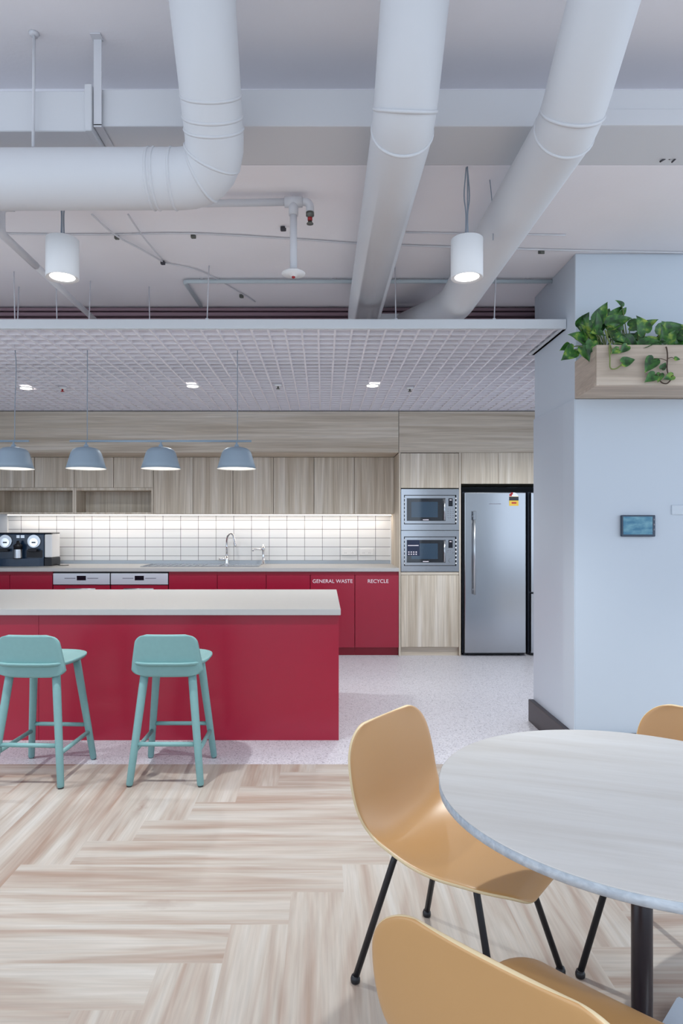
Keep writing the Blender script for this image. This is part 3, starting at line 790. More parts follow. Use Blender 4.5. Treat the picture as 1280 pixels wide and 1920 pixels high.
def make_chair(label):
    t = thing('shell_chair', label, 'chair', (0, 0, 0), 0, 'ochre shell chairs round the table')
    o = obj('shell', shell_bm(), [M['ochre'], M['ochre_edge']], t, normals=True)
    md = o.modifiers.new('thickness', 'SOLIDIFY'); md.thickness = 0.0115; md.offset = 0.0; md.material_offset_rim = 1; md.use_even_offset = True
    sd = o.modifiers.new('smooth', 'SUBSURF'); sd.levels = 1; sd.render_levels = 1
    for sx in (-1, 1):
        for sy in (-1, 1):
            a = Vector((sx * 0.140, sy * 0.125 - 0.01, 0.372)); f = Vector((sx * 0.205, sy * 0.225 - 0.005, 0.012))
            lg = obj('leg', tube(B(), [a + Vector((-sx * 0.05, 0, 0.002))] + bend(a + Vector((-sx * 0.05, 0, 0.002)), a, f, 0.02, 5) + [f], 0.0095, 12), M['black'], t)
            obj('glide', lathe(B(), [(0, 0), (0.012, 0), (0.014, 0.004), (0.014, 0.012), (0.011, 0.02), (0, 0.02)], f.x, f.y, 14), M['black'], lg)
    bm = B()
    for sy in (-1, 1): tube(bm, [(-0.10, sy * 0.125 - 0.01, 0.374), (0.10, sy * 0.125 - 0.01, 0.374)], 0.0085, 10)
    tube(bm, [(0, -0.135, 0.372), (0, 0.115, 0.372)], 0.0085, 10)
    obj('under_frame', bm, M['black'], t)
    return t


def face(o, x, y, deg): o.location = (x, y, 0); o.rotation_euler = (0, 0, math.radians(deg - 90))


ch = make_chair('ochre shell chair left of the round table, its seat and inside back in view')
face(ch, 0.402, 1.893, -39)
c2 = copy_tree(ch); c2['label'] = 'ochre shell chair seen from behind at the bottom picture edge'; face(c2, 0.410, 1.083, 46)
c3 = copy_tree(ch); c3['label'] = 'ochre shell chair behind the table, cut off by the right picture edge'; face(c3, 1.055, 1.895, -138)

# ------------------------------------------------------------------ round table
TX, TY, TZ, TR = 0.722, 1.467, 0.721, 0.452
t = thing('round_table', 'round dining table with whitewashed top and black post', 'table', (TX, TY, 0))
obj('tabletop', lathe(B(), [(0, TZ - 0.001), (TR - 0.003, TZ - 0.001), (TR - 0.001, TZ - 0.0015), (TR - 0.0012, TZ - 0.004), (0, TZ - 0.004)], 0, 0, 96, smooth=False), M['tabletop'], t).rotation_euler = (0, 0, math.radians(-18))
o = obj('edge_band', lathe(B(), [(TR - 0.004, TZ - 0.0035), (TR, TZ - 0.0025), (TR, TZ - 0.021), (TR - 0.003, TZ - 0.023), (0, TZ - 0.023)], 0, 0, 96), M['tableedge'], t)
o['label'] = 'grey layered edge of the top'
obj('post', lathe(B(), [(0, 0.05), (0.0225, 0.05), (0.0225, TZ - 0.024), (0, TZ - 0.024)], 0, 0, 28), M['skirt'], t)
obj('mounting_plate', lathe(B(), [(0, TZ - 0.032), (0.13, TZ - 0.032), (0.13, TZ - 0.0235), (0, TZ - 0.0235)], 0, 0, 32), M['black'], t)
for k in range(4):
    a = math.radians(48 + 90 * k); d = Vector((math.cos(a), math.sin(a), 0)); nn = Vector((-d.y, d.x, 0))
    bm = B(); s0, s1 = 0.0, 0.40
    vs = []
    for s_, hw_, zl, zh in ((0.0, 0.03, 0.03, 0.055), (0.40, 0.022, 0.014, 0.034)):
        for sg, z in ((-1, zl), (1, zl), (1, zh), (-1, zh)): vs.append(bm.verts.new(d * s_ + nn * hw_ * sg + Vector((0, 0, z))))
    for q in ((0, 1, 2, 3), (7, 6, 5, 4), (0, 4, 5, 1), (1, 5, 6, 2), (2, 6, 7, 3), (3, 7, 4, 0)): bm.faces.new([vs[i] for i in q])
    bmesh.ops.bevel(bm, geom=bm.edges[:], offset=0.004, segments=2, affect='EDGES')
    lg = obj('leg', bm, M['alu'], t)
    obj('glide', lathe(B(), [(0, 0), (0.02, 0), (0.02, 0.012), (0.008, 0.016), (0, 0.016)], (d * 0.38).x, (d * 0.38).y, 16), M['black'], lg)

# ------------------------------------------------------------------ ceiling services
R_ = 0.108


def ring_bead(bm, c, d, r, w=0.006):
    a, b_ = frame_dirs(Vector(d)); n = 36; m = 6
    c = Vector(c); d = Vector(d).normalized(); G = []
    for i in range(n):
        th = 2 * PI * i / n; rad = a * math.cos(th) + b_ * math.sin(th)
        G.append([bm.verts.new(c + rad * (r + w * math.cos(2 * PI * j / m)) + d * w * math.sin(2 * PI * j / m)) for j in range(m)])
    for i in range(n):
        for j in range(m):
            f = bm.faces.new((G[i][j], G[(i + 1) % n][j], G[(i + 1) % n][(j + 1) % m], G[i][(j + 1) % m])); f.smooth = True


def duct(label, pts, beads, rr=0.16):
    t = thing('round_duct', label, 'duct', pts[0], 0, 'round white air ducts')
    path = [Vector(pts[0])]
    for i in range(1, len(pts) - 1): path += bend(pts[i - 1], pts[i], pts[i + 1], rr[i - 1] if isinstance(rr, (list, tuple)) else rr, 7)
    path.append(Vector(pts[-1]))
    part('pipe_run', tube(B(), path, R_, 40), M['duct'], t)
    for c, d in beads:
        bm = B(); ring_bead(bm, c, d, R_ - 0.002); part('joint_bead', bm, M['duct'], t)
    return t


# left duct: comes down from the ceiling, turns left in an elbow
A0 = Vector((-0.385, 1.87, 3.26)); A1 = Vector((-0.402, 2.49, 2.655)); A2 = Vector((-2.6, 2.51, 2.657))
u1 = (A1 - A0).normalized(); u2 = (A2 - A1).normalized()
duct('white air duct that bends left in a segmented elbow', [A0, A1, A2],
     [(A1 - u1 * 0.275, u1), (A1 - u1 * 0.21, u1), (A1 - u1 * 0.17, u1), (A1 - u1 * 0.075 + u2 * 0.015, u1 + u2 * 0.45), (A1 + u2 * 0.06 - u1 * 0.02, u1 * 0.5 + u2), (A1 + u2 * 0.17, u2), (A1 + u2 * 0.235, u2), (A1 + u2 * 0.255, u2)], 0.15)
D0 = Vector((0.300, 1.84, 3.26)); D1 = Vector((0.279, 2.225, 2.708)); D2 = Vector((0.272, 4.20, 2.712)); D3 = Vector((0.272, 4.24, 2.60))
u1 = (D1 - D0).normalized(); u2 = (D2 - D1).normalized()
duct('white air duct in the middle, running straight back above the lattice', [D0, D1, D2, D3], [(D1 - u1 * 0.035, u1), (D1 + u2 * 0.05, u2 + u1 * 0.35)], [0.09, 0.04])
E0 = Vector((0.858, 1.56, 3.26)); E1 = Vector((0.862, 2.26, 2.728)); E2 = Vector((0.800, 4.00, 2.664)); E3 = Vector((0.575, 4.388, 2.662))
u1 = (E1 - E0).normalized(); u2 = (E2 - E1).normalized()
duct('white air duct on the right, ending in a flexible bend above the lattice', [E0, E1, E2, E3], [(E1 - u1 * 0.03, u1), (E1 + u2 * 0.05, u2 + u1 * 0.35)], [0.09, 0.16])
single('fan_coil_box', box(B(), 0.395, 0.72, 4.395, 4.55, 2.56, 2.76), M['duct'], 'white service box at the end of the right air duct', 'service box')

# rectangular duct across the step
yr0, yr1 = 2.512, 2.784
t = thing('rectangular_duct', 'flat white rectangular duct running across the ceiling step', 'duct', (0, yr0, 2.8715))
part('run', box(B(), -0.90, X1 - 0.02, yr0, yr1, 2.8712, 3.014, bev=0.0025), M['duct'], t)
part('run', box(B(), -4.8, -0.90, yr0 - 0.012, yr1, 2.845, 3.0, bev=0.003), M['duct'], t)
part('flange', box(B(), -0.915, -0.887, yr0 - 0.025, yr1, 2.84, 3.02, bev=0.003), M['duct'], t)
part('lower_lip', box(B(), 0.95, X1 - 0.03, yr0 - 0.006, yr0 + 0.01, 2.8715, 2.935, bev=0.002), M['duct'], t)
bm = B(); xs = XX(185.5, 2.51); box(bm, xs - 0.015, xs + 0.015, 2.494, 2.498, 2.858, ZF - 0.001); box(bm, xs - 0.015, xs + 0.015, 2.494, yr1 - 0.14, 2.864, 2.868)
box(bm, xs - 0.02, xs + 0.02, 2.465, 2.505, ZF - 0.006, ZF - 0.001)
single('hanger_strap', bm, M['pipe'], 'flat white hanger strap holding the rectangular duct by the flange', 'hanger')
bm = B(); xr = XX(64, 2.47); tube(bm, [(xr, 2.47, ZF - 0.001), (xr - 0.004, 2.47, 2.765)], 0.006, 8); lathe(bm, [(0, ZF - 0.001), (0.02, ZF - 0.001), (0.014, ZF - 0.012), (0, ZF - 0.012)], xr, 2.47, 12)
single('hanger_rod', bm, M['pipe'], 'thin white hanger rod from the ceiling to the left air duct', 'hanger')

# cylinder pendant lights
def cyl_light(px, label):
    x, y = XX(px, 2.8), 2.8
    t = thing('cylinder_pendant', label, 'pendant light', (x, y, 2.391), 0, 'white cylinder pendants')
    z0, z1 = 2.391, 2.560
    part('housing', lathe(B(), [(0.052, z0 + 0.006), (0.066, z0), (0.0685, z0 + 0.003), (0.0685, z1 - 0.002), (0.066, z1), (0, z1)], x, y, 40), M['white'], t)
    part('lens', lathe(B(), [(0, z0 + 0.006), (0.052, z0 + 0.006)], x, y, 32), M['lens'], t)
    part('mount_ring', lathe(B(), [(0.05, z1), (0.05, z1 + 0.004), (0.0, z1 + 0.004)], x, y, 28), M['greyprint'], t)
    bm = B()
    for dx, dy in ((-0.006, 0), (0.006, 0.004), (0.001, -0.006)): tube(bm, crom([(x + dx * 0.5, y + dy, ZR - 0.001), (x + dx * 2.0, y + dy, ZR - 0.12), (x + dx * .7, y + dy, z1 + 0.11), (x + dx, y + dy, z1 + 0.003)], 5), 0.0028, 6)
    part('cable', bm, M['cord'], t)
    return t


cyl_light(117, 'white cylinder pendant light on the left, below the elbow duct')
cyl_light(875, 'white cylinder pendant light on the right, in front of the slanting duct')
bm = B(); tube(bm, crom([(XX(918, 2.9), 2.9, ZR - 0.001), (XX(921, 2.9), 2.9, 2.80), (XX(924, 2.9), 2.9, 2.70), (XX(924, 2.9), 2.9, 2.60)], 5), 0.002, 6)
single('hanging_cable', bm, M['cord'], 'thin grey cable hanging from the soffit behind the right duct', 'cable')

# sprinkler pipe
YP = 3.02; zp = 2.818
t = thing('sprinkler_pipe', 'white sprinkler pipe along the soffit with a long dropper', 'pipe', (XX(300, YP), YP, zp))
pr = 0.0165
part('main_run', tube(B(), [(-1.499, YP, zp - 0.012), (XX(560, YP), YP, zp + 0.014)], pr, 16), M['pipe'], t)
xd = XX(550, YP)
part('dropper', tube(B(), [(xd, YP, zp + 0.01), (xd, YP, 2.505)], 0.0165, 16), M['pipe'], t)
bm = B(); tube(bm, [(xd - 0.042, YP, zp + 0.012), (xd + 0.042, YP, zp + 0.014)], 0.0245, 16); tube(bm, [(xd, YP, zp + 0.01), (xd, YP, zp - 0.05)], 0.022, 16)
part('tee_fitting', bm, M['pipe'], t)
xe = XX(581, YP)
part('end_elbow', tube(B(), [(xd + 0.04, YP, zp + 0.014)] + bend((xd + 0.04, YP, zp + 0.014), (xe, YP, zp + 0.014), (xe, YP, zp - 0.05), 0.03, 6) + [(xe, YP, zp - 0.035)], 0.0185, 16), M['pipe'], t)
part('drop_elbow', tube(B(), [(-1.44, YP, zp - 0.012)] + bend((-1.44, YP, zp - 0.012), (-1.499, YP, zp - 0.012), (-1.499, YP, 2.686), 0.03, 5) + bend((-1.499, YP, zp - 0.012), (-1.499, YP, 2.686), (-1.505, 3.4, 2.686), 0.03, 5) + [(-1.505, 3.4, 2.686)], 0.019, 16), M['pipe'], t)
part('branch_run', tube(B(), [(-1.503, 3.05, 2.686), (-1.513, 4.5, 2.686)], 0.0175, 16), M['pipe'], t)
h = part('sprinkler_head', lathe(B(), [(0, zp - 0.036), (0.019, zp - 0.036), (0.019, zp - 0.052), (0.010, zp - 0.056), (0.010, zp - 0.085), (0.016, zp - 0.087), (0.016, zp - 0.09), (0, zp - 0.09)], xe, YP, 16), M['brass'], t)
part('glass_bulb', lathe(B(), [(0, zp - 0.056), (0.0115, zp - 0.062), (0.0115, zp - 0.074), (0, zp - 0.08)], xe, YP - 0.004, 12), M['redbulb'], h)
h = part('escutcheon', lathe(B(), [(0, 2.512), (0.03, 2.512), (0.055, 2.498), (0.055, 2.495), (0.02, 2.492), (0.012, 2.482), (0, 2.482)], xd, YP, 28), M['white'], t)
part('glass_bulb', lathe(B(), [(0, 2.493), (0.008, 2.488), (0.008, 2.476), (0, 2.472)], xd, YP - 0.004, 12), M['redbulb'], h)

# pale conduit and its clips
YQ = 4.06; zq = 2.852
t = thing('water_pipe', 'pale grey pipe clipped under the soffit in front of the lattice', 'pipe', (XX(690, YQ), YQ, zq))
part('main_run', tube(B(), [(XX(1034, YQ), YQ, zq)] + bend((XX(1034, YQ), YQ, zq), (XX(345, YQ), YQ, zq), (XX(345, YQ) + 0.02, 4.52, zq), 0.03, 5) + [(XX(345, YQ) + 0.02, 4.52, zq)], 0.0125, 12), M['bluepipe'], t)
for px in (378, 408, 627, 745, 836, 988):
    bm = B(); x = XX(px, YQ); tube(bm, [(x, YQ, zq - 0.014), (x - 0.012, YQ, zq), (x - 0.012, YQ, ZR - 0.001)], 0.0035, 6); tube(bm, [(x, YQ, zq - 0.014), (x + 0.012, YQ, zq), (x + 0.012, YQ, ZR - 0.001)], 0.0035, 6)
    part('clip', bm, M['wire'], t)
# surface cable and diagonal cables on the soffit
def ctube(name, pl, r, m, label, cat, zz=ZR - 0.007, group=None):
    pts = [Vector(((px - XV) * (F * (zz - H) / (YH - py)) / F, F * (zz - H) / (YH - py), zz)) for px, py in pl]
    bm = B(); tube(bm, crom(pts, 5), r, 7)
    return single(name, bm, m, label, cat, group)


ctube('surface_cable', [(-120, 437), (180, 440), (360, 438), (560, 449), (700, 458), (1010, 468), (1290, 474)], 0.005, M['pipe'], 'white cable crossing the soffit from side to side', 'cable')
ctube('surface_cable', [(172, 402), (215, 440), (262, 466), (304, 490)], 0.005, M['pipe'], 'white cable slanting across the soffit right of the left pendant', 'cable', ZR - 0.02)
ctube('surface_cable', [(240, 402), (270, 446), (304, 486)], 0.0045, M['pipe'], 'second slanting soffit cable meeting at the dark bracket', 'cable', ZR - 0.03)
ctube('surface_cable', [(306, 492), (380, 510), (452, 550), (478, 566)], 0.004, M['pipe'], 'white cable from the dark bracket back towards the lattice', 'cable')
ctube('surface_cable', [(760, 436), (900, 439), (1060, 441)], 0.004, M['pipe'], 'thin white cable on the soffit near the return wall', 'cable')
for px, py, lab in ((305, 489, 'small dark bracket where two soffit cables meet'), (530, 425, 'small dark cable clamp left of the sprinkler dropper'), (452, 552, 'small round grey fixing on the soffit by the slanting cable'), (362, 439, 'small clip on the long soffit cable'), (1013, 468, 'small clip on the soffit cable near the return wall'), (219, 441, 'small clip on the slanting cable right of the left pendant')):
    Yp = F * (ZR - H) / (YH - py); x = (px - XV) * Yp / F
    bm = B(); box(bm, x - 0.012, x + 0.012, Yp - 0.01, Yp + 0.01, ZR - 0.022, ZR - 0.001, bev=0.003); box(bm, x - 0.004, x + 0.018, Yp - 0.016, Yp - 0.01, ZR - 0.03, ZR - 0.012, bev=0.002)
    single('ceiling_clip', bm, M['darkwire'] if 'dark' in lab else M['brass'], lab, 'bracket', 'small soffit fixings')
bm = B(); tube(bm, crom([P(1237, 312, 2.74), P(1248, 306, 2.74), P(1256, 307, 2.74)], 4), 0.004, 6); tube(bm, [P(1259, 313, 2.74), P(1290, 285, 2.74)], 0.004, 6)
for v in bm.verts: v.co.z += 0.02
single('hanging_wire', bm, M['darkwire'], 'loose dark wire ends under the rectangular duct at the right edge', 'wire')

# pipes in the void above the lattice
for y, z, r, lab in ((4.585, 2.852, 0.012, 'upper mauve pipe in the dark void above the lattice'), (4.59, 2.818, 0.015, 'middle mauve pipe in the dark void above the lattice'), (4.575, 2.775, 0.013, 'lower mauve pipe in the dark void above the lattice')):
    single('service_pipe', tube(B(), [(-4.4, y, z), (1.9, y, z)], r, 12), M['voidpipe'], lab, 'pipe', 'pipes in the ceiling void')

# lattice ceiling
ZL0, ZL1, YL0, YL1 = 2.483, 2.537, 3.81, 6.555
t = thing('lattice_ceiling', 'white open cell lattice ceiling hung above the island', 'lattice ceiling', (-1.2, YL0, ZL0))
bm = B()
xs = XX(756, YL0) + 0.1 * 21
k = 0
while xs - 0.1 * k > -4.4:
    x = xs - 0.1 * k; k += 1
    box(bm, x - 0.006, x + 0.006, YL0 + 0.02 if x < 1.425 else 4.40, YL1, ZL0 + 0.001, ZL0 + 0.052)
for k in range(28):
    y = YL0 + 0.045 + 0.1 * k
    if y < YL1: box(bm, -4.4, 1.428 if y < 4.4 else 2.6, y - 0.004, y + 0.004, ZL0 + 0.002, ZL0 + 0.052)
part('cell_grid', bm, M['grid'], t)
part('fascia', box(B(), -4.4, 1.432, YL0, YL0 + 0.02, ZL0 - 0.002, ZL1, bev=0.002), M['fascia'], t)
part('edge_trim', box(box(B(), 1.416, 1.432, YL0 + 0.02, 4.395, ZL0 - 0.004, ZL0 + 0.02), 1.395, 1.432, YL0 + 0.02, 4.395, ZL0 - 0.004, ZL0 - 0.001), M['fascia'], t)
bm = B(); box(bm, -4.4, 2.6, YL1, YL1 + 0.008, ZL0 + 0.002, ZL0 + 0.055); part('rear_trim', bm, M['grid'], t)
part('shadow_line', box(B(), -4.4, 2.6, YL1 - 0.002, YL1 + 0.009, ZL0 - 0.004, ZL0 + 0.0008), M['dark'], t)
for i, (px, yy) in enumerate(((28, 3.95), (32, 4.2), (107, 4.05), (166, 4.1), (281, 4.2), (388, 3.86), (742, 3.86), (926, 3.86))):
    x = XX(px, yy); bm = B(); tube(bm, [(x, yy, ZL0 + 0.05), (x + (0.012 if i % 2 else -0.006), yy, ZR - 0.001)], 0.0035, 6)
    box(bm, x - 0.008, x + 0.008, yy - 0.004, yy + 0.004, ZL0 + 0.045, ZL0 + 0.075)
    part('hanger_wire', bm, M['wire'], t)


def on_lattice(px, py, z=ZL0):
    Y = F * (z - H) / (YH - py); return (px - XV) * Y / F, Y


for px, py, lab in ((49, 727, 'round downlight in the lattice at the left'), (361, 723, 'round downlight in the lattice above the middle pendant shades'), (698, 722, 'round downlight in the lattice at the right')):
    x, y = on_lattice(px, py)
    t = thing('downlight', lab, 'downlight', (x, y, ZL0 - 0.012), 0, 'downlights in the lattice ceiling')
    part('rim', lathe(B(), [(0.046, ZL0 - 0.006), (0.06, ZL0 - 0.004), (0.06, ZL0 + 0.0005), (0.046, ZL0 + 0.001)], x, y, 28), M['white'], t)
    part('lens', lathe(B(), [(0, ZL0 - 0.008), (0.046, ZL0 - 0.008), (0.046, ZL0 - 0.006)], x, y, 28), M['lens'], t)
for px, py, lab in ((117, 727, 'ceiling sprinkler in the lattice between the two left cords'), (768, 727, 'ceiling sprinkler in the lattice right of the last downlight'), (521, 722, 'ceiling sprinkler in the lattice midway between downlights')):
    x, y = on_lattice(px, py)
    t = thing('ceiling_sprinkler', lab, 'sprinkler', (x, y, ZL0 - 0.03), 0, 'sprinklers in the lattice ceiling')
    part('escutcheon', lathe(B(), [(0, ZL0 + 0.002), (0.035, ZL0 - 0.001), (0.02, ZL0 - 0.012), (0, ZL0 - 0.012)], x, y, 20), M['white'], t)
    part('head', lathe(B(), [(0, ZL0 - 0.012), (0.008, ZL0 - 0.012), (0.006, ZL0 - 0.028), (0.016, ZL0 - 0.03), (0.016, ZL0 - 0.033), (0, ZL0 - 0.033)], x, y, 14), M['labelred' if px == 117 else 'brass'], t)

# ------------------------------------------------------------------ rail pendants over the island
YPn = 4.29


def rail_lamp(xl, xr, shades, cords, label):
    zr = ZZ(827, YPn)
    t = thing('rail_pendant', label, 'pendant lamp', (XX((xl + xr) / 2, YPn), YPn, 1.70), 0, 'grey blue rail pendants over the island')
    part('rail', tube(B(), [(XX(xl, YPn), YPn, zr), (XX(xr, YPn), YPn, zr)], 0.0075, 12), M['lampblue'], t)
    zt, zb_ = ZZ(838, YPn), ZZ(879, YPn)
    hgt = zt - zb_
    for px in shades:
        x = XX(px, YPn)
        s_ = part('shade', lathe(B(), [(0, zt), (0.035, zt - 0.002), (0.066, zt - 0.009), (0.086, zt - 0.022), (0.098, zt - 0.042), (0.107, zt - hgt * .5), (0.117, zt - hgt * .75), (0.1285, zb_), (0.1265, zb_), (0.115, zt - hgt * .74), (0.104, zt - hgt * .5), (0.095, zt - 0.045), (0.083, zt - 0.026), (0.063, zt - 0.013), (0.0, zt - 0.006)], x, YPn, 40), [M['lampblue'], M['lampin']], t)
        for f in s_.data.polygons:
            nrm = f.normal; c = f.center + s_.location
            r = Vector((f.center.x - (x - t.location.x), f.center.y, 0))
            if (r.length > 0.01 and nrm.x * r.x + nrm.y * r.y < -0.02) or nrm.z < -0.6: f.material_index = 1
        part('stem', lathe(B(), [(0, zt - 0.004), (0.016, zt - 0.004), (0.014, zt + 0.012), (0.006, zt + 0.02), (0.006, zr + 0.006), (0, zr + 0.006)], x, YPn, 14), M['lampblue'], s_)
        part('bulb', lathe(B(), [(0, zb_ + 0.042), (0.03, zb_ + 0.052), (0.042, zb_ + 0.075), (0.03, zb_ + 0.10), (0.012, zb_ + 0.125), (0, zb_ + 0.125)], x, YPn, 20), M['bulb'], s_)
    for px, wob in cords:
        x = XX(px, YPn)
        part('cord', tube(B(), crom([(x, YPn, zr), (x + wob * .2, YPn, zr + 0.25), (x + wob, YPn, ZL0 - 0.12), (x + wob * 0.3, YPn, ZL0)], 5), 0.0028, 6), M['cord'], t)
    return t


rail_lamp(131, 471, (161.5, 301.5, 443.5), ((163.5, 0.001), (445, 0.0)), 'grey blue rail pendant with three dome shades in full view')
rail_lamp(-287, 54, (-257, -116, 25.5), ((27.5, 0.010), (-255, 0.0)), 'grey blue rail pendant cut off by the left picture edge')

# ------------------------------------------------------------------ planter and pothos
PX0, PX1, PY0, PY1, PZ0, PZ1 = 1.408, 2.30, 3.335, 3.684, 2.043, 2.253
t = thing('planter_box', 'pale timber planter box fixed high on the return wall', 'planter', (1.85, PY0, PZ0))
th = 0.018
def wedge(bm, f):  # box between two x positions that may differ front to back
    vs = [bm.verts.new(p) for p in f]
    for q in ((0, 1, 3, 2), (4, 6, 7, 5), (0, 4, 5, 1), (2, 3, 7, 6), (0, 2, 6, 4), (1, 5, 7, 3)): bm.faces.new([vs[i] for i in q])
part('front_panel', box(B(), PX0, PX1, PY0, PY0 + th, PZ0, PZ1, bev=0.001), M['planter'], t)
sm = wood('washed_timber_side', ((170, 154, 138), (196, 180, 163), (212, 198, 182)), 1, coarse=14, stretch=0.06, strength=0.12)
bm = B(); wedge(bm, [(PX0 + (0.024 if y > 3.5 else 0) + dx, y, z) for dx in (0, th) for y in (PY0 + th, PY1) for z in (PZ0 + 0.0185, PZ1)]); part('side_panel', bm, sm, t)
bm = B(); wedge(bm, [(x if x > 2 else PX0 + (0.024 if y > 3.5 else 0), y, z) for x in (PX0, PX1) for y in (PY0 + th, PY1) for z in (PZ0, PZ0 + 0.018)]); part('base_panel', bm, M['planter'], t)
part('rear_panel', box(B(), PX0 + 0.045, PX1, PY1 - th, PY1, PZ0 + 0.019, PZ1), M['planter'], t)
part('ledge_strip', box(B(), PX0 + 0.012, PX1, PY0 - 0.002, PY0 + 0.002, PZ0, PZ0 + 0.006), M['planter'], t)
part('soil', box(B(), PX0 + 0.045, PX1 - 0.01, PY0 + th, PY1 - th, PZ0 + 0.15, PZ0 + 0.18), M['soil'], t)


def leaf(bm, base, direc, normal, ln, wd, fold=0.25, droop=0.25):
    """a heart shaped leaf from its stalk point along direc"""
    d = Vector(direc).normalized(); n = Vector(normal); n = (n - d * n.dot(d)).normalized(); sdir = d.cross(n)
    K = 9; rows = []
    prof = [(-0.10, 0.28), (0.0, 0.44), (0.14, 0.52), (0.30, 0.50), (0.46, 0.43), (0.62, 0.32), (0.78, 0.19), (0.91, 0.075), (1.0, 0.0)]
    for s_, w in prof:
        row = []
        for q in ((-1, -0.5, 0, 0.5, 1) if w > 0 else (0,)):
            ss = 0.0 if (s_ < 0 and q == 0) else s_
            p = Vector(base) + d * ln * ss - n * droop * ln * max(0, ss) ** 2 + sdir * wd * w * q + n * fold * wd * w * (abs(q) ** 1.4) - n * 0.06 * wd * (1 - abs(q)) 
            row.append(bm.verts.new(p))
        rows.append(row)
    for A, D in zip(rows[:-1], rows[1:]):
        if len(D) == 1:
            for j in range(len(A) - 1): f = bm.faces.new((A[j], A[j + 1], D[0])); f.smooth = True
        else:
            for j in range(4): f = bm.faces.new((A[j], A[j + 1], D[j + 1], D[j])); f.smooth = True


def pothos(label, crown, vines, seed, cx):
    rnd = random.Random(seed)
    t = thing('pothos_plant', label, 'plant', (cx, 3.5, PZ0 + 0.181), 0, 'trailing pothos in the planter')
    fb, sb, vb = B(), B(), B()
    for px, py, Y, ang, ln, up in crown:
        base = P(px, py, Y)
        a = math.radians(ang); d = Vector((math.cos(a), -0.35 + rnd.uniform(-0.3, 0.3), math.sin(a)))
        leaf(fb, base, d, Vector((rnd.uniform(-0.4, 0.4), -0.75 - 0.2 * rnd.random(), up)), ln, ln * rnd.uniform(0.62, 0.85), fold=rnd.uniform(0.1, 0.4), droop=rnd.uniform(0.05, 0.3))
        root = Vector((min(max(base.x + rnd.uniform(-0.03, 0.03), PX0 + 0.07), 2.5), 3.5 + rnd.uniform(-0.08, 0.08), PZ0 + 0.17))
        mid = (root + base) / 2 + Vector((0, 0, 0.03))
        tube(sb, crom([root, mid, base], 4), [0.0028] * 9, 5)
    for vine, leaves in vines:
        pts = crom([P(px, py, Y) for px, py, Y in vine], 5); tube(vb, pts, 0.0034, 6)
        for px, py, Y, ang, ln in leaves:
            a = math.radians(ang); base = P(px, py, Y)
            q = min(pts, key=lambda v_: (v_ - base).length); tube(vb, [q, (q + base) / 2 + Vector((0, -0.006, 0.004)), base], 0.0018, 5)
            leaf(fb, base, (math.cos(a), -0.12, math.sin(a)), (rnd.uniform(-0.3, 0.3), -1, 0.25), ln, ln * 0.8, fold=rnd.uniform(0.05, 0.25), droop=0.1)
    part('foliage', fb, M['leaf'], t); part('stem', sb, M['stem'], t)
    part('vine', vb, M['stem'] if seed == 3 else M['brownstem'], t)
    return t


cr1 = []
rnd = random.Random(11)
# placed leaves that give the outline
cr1 += [(1086, 612, 3.5, 60, 0.085, 0.2), (1068, 650, 3.45, 200, 0.07, 0.1), (1076, 655, 3.42, 220, 0.10, 0.2), (1120, 604, 3.52, 75, 0.11, 0.3), (1140, 612, 3.46, 20, 0.12, 0.5), (1147, 600, 3.5, 55, 0.10, 0.4),
        (1166, 575, 3.5, 130, 0.05, 0.3), (1164, 588, 3.5, 50, 0.045, 0.3), (1180, 612, 3.45, 10, 0.10, 0.5), (1195, 620, 3.45, 30, 0.11, 0.5), (1098, 638, 3.42, 160, 0.10, 0.4), (1105, 620, 3.5, 120, 0.09, 0.3),
        (1110, 640, 3.4, 250, 0.08, 0.4), (1090, 650, 3.40, 300, 0.09, 0.3), (1210, 640, 3.4, 350, 0.09, 0.5), (1200, 648, 3.36, 20, 0.10, 0.6), (1174, 640, 3.38, 200, 0.09, 0.5), (1150, 632, 3.40, 330, 0.10, 0.5), (1130, 625, 3.42, 180, 0.09, 0.6)]
for k in range(24):
    cr1.append((rnd.uniform(1092, 1212), rnd.uniform(606, 652), rnd.uniform(3.40, 3.60), rnd.uniform(-40, 220), rnd.uniform(0.07, 0.11), rnd.uniform(0.1, 0.8)))
v1 = [([(1146, 640, 3.38), (1142, 650, 3.325), (1143, 672, 3.315), (1144, 690, 3.315), (1155, 691, 3.315), (1166, 683, 3.315)], [(1166, 680, 3.31, 15, 0.068), (1176, 648, 3.325, 225, 0.055)]),
      ([(1140, 630, 3.40), (1134, 620, 3.38), (1146, 655, 3.325), (1142, 668, 3.318)], [(1160, 655, 3.32, 205, 0.05)]),
      ([(1163, 585, 3.5), (1166, 604, 3.5), (1172, 640, 3.5)], [])]
pothos('bushy pothos spilling over the left end of the planter', cr1, v1, 3, 1.6)
cr2 = [(1236, 628, 3.46, 25, 0.13, 0.4), (1240, 622, 3.5, 15, 0.14, 0.3), (1262, 640, 3.45, 340, 0.09, 0.4), (1270, 632, 3.45, 20, 0.09, 0.4), (1225, 645, 3.40, 170, 0.10, 0.6), (1250, 645, 3.40, 60, 0.09, 0.5), (1240, 640, 3.4, 100, 0.09, 0.4), (1290, 640, 3.42, 30, 0.1, 0.5), (1310, 630, 3.42, 60, 0.1, 0.5)]
for k in range(16):
    cr2.append((rnd.uniform(1228, 1340), rnd.uniform(622, 654), rnd.uniform(3.42, 3.60), rnd.uniform(-30, 210), rnd.uniform(0.07, 0.10), rnd.uniform(0.1, 0.7)))
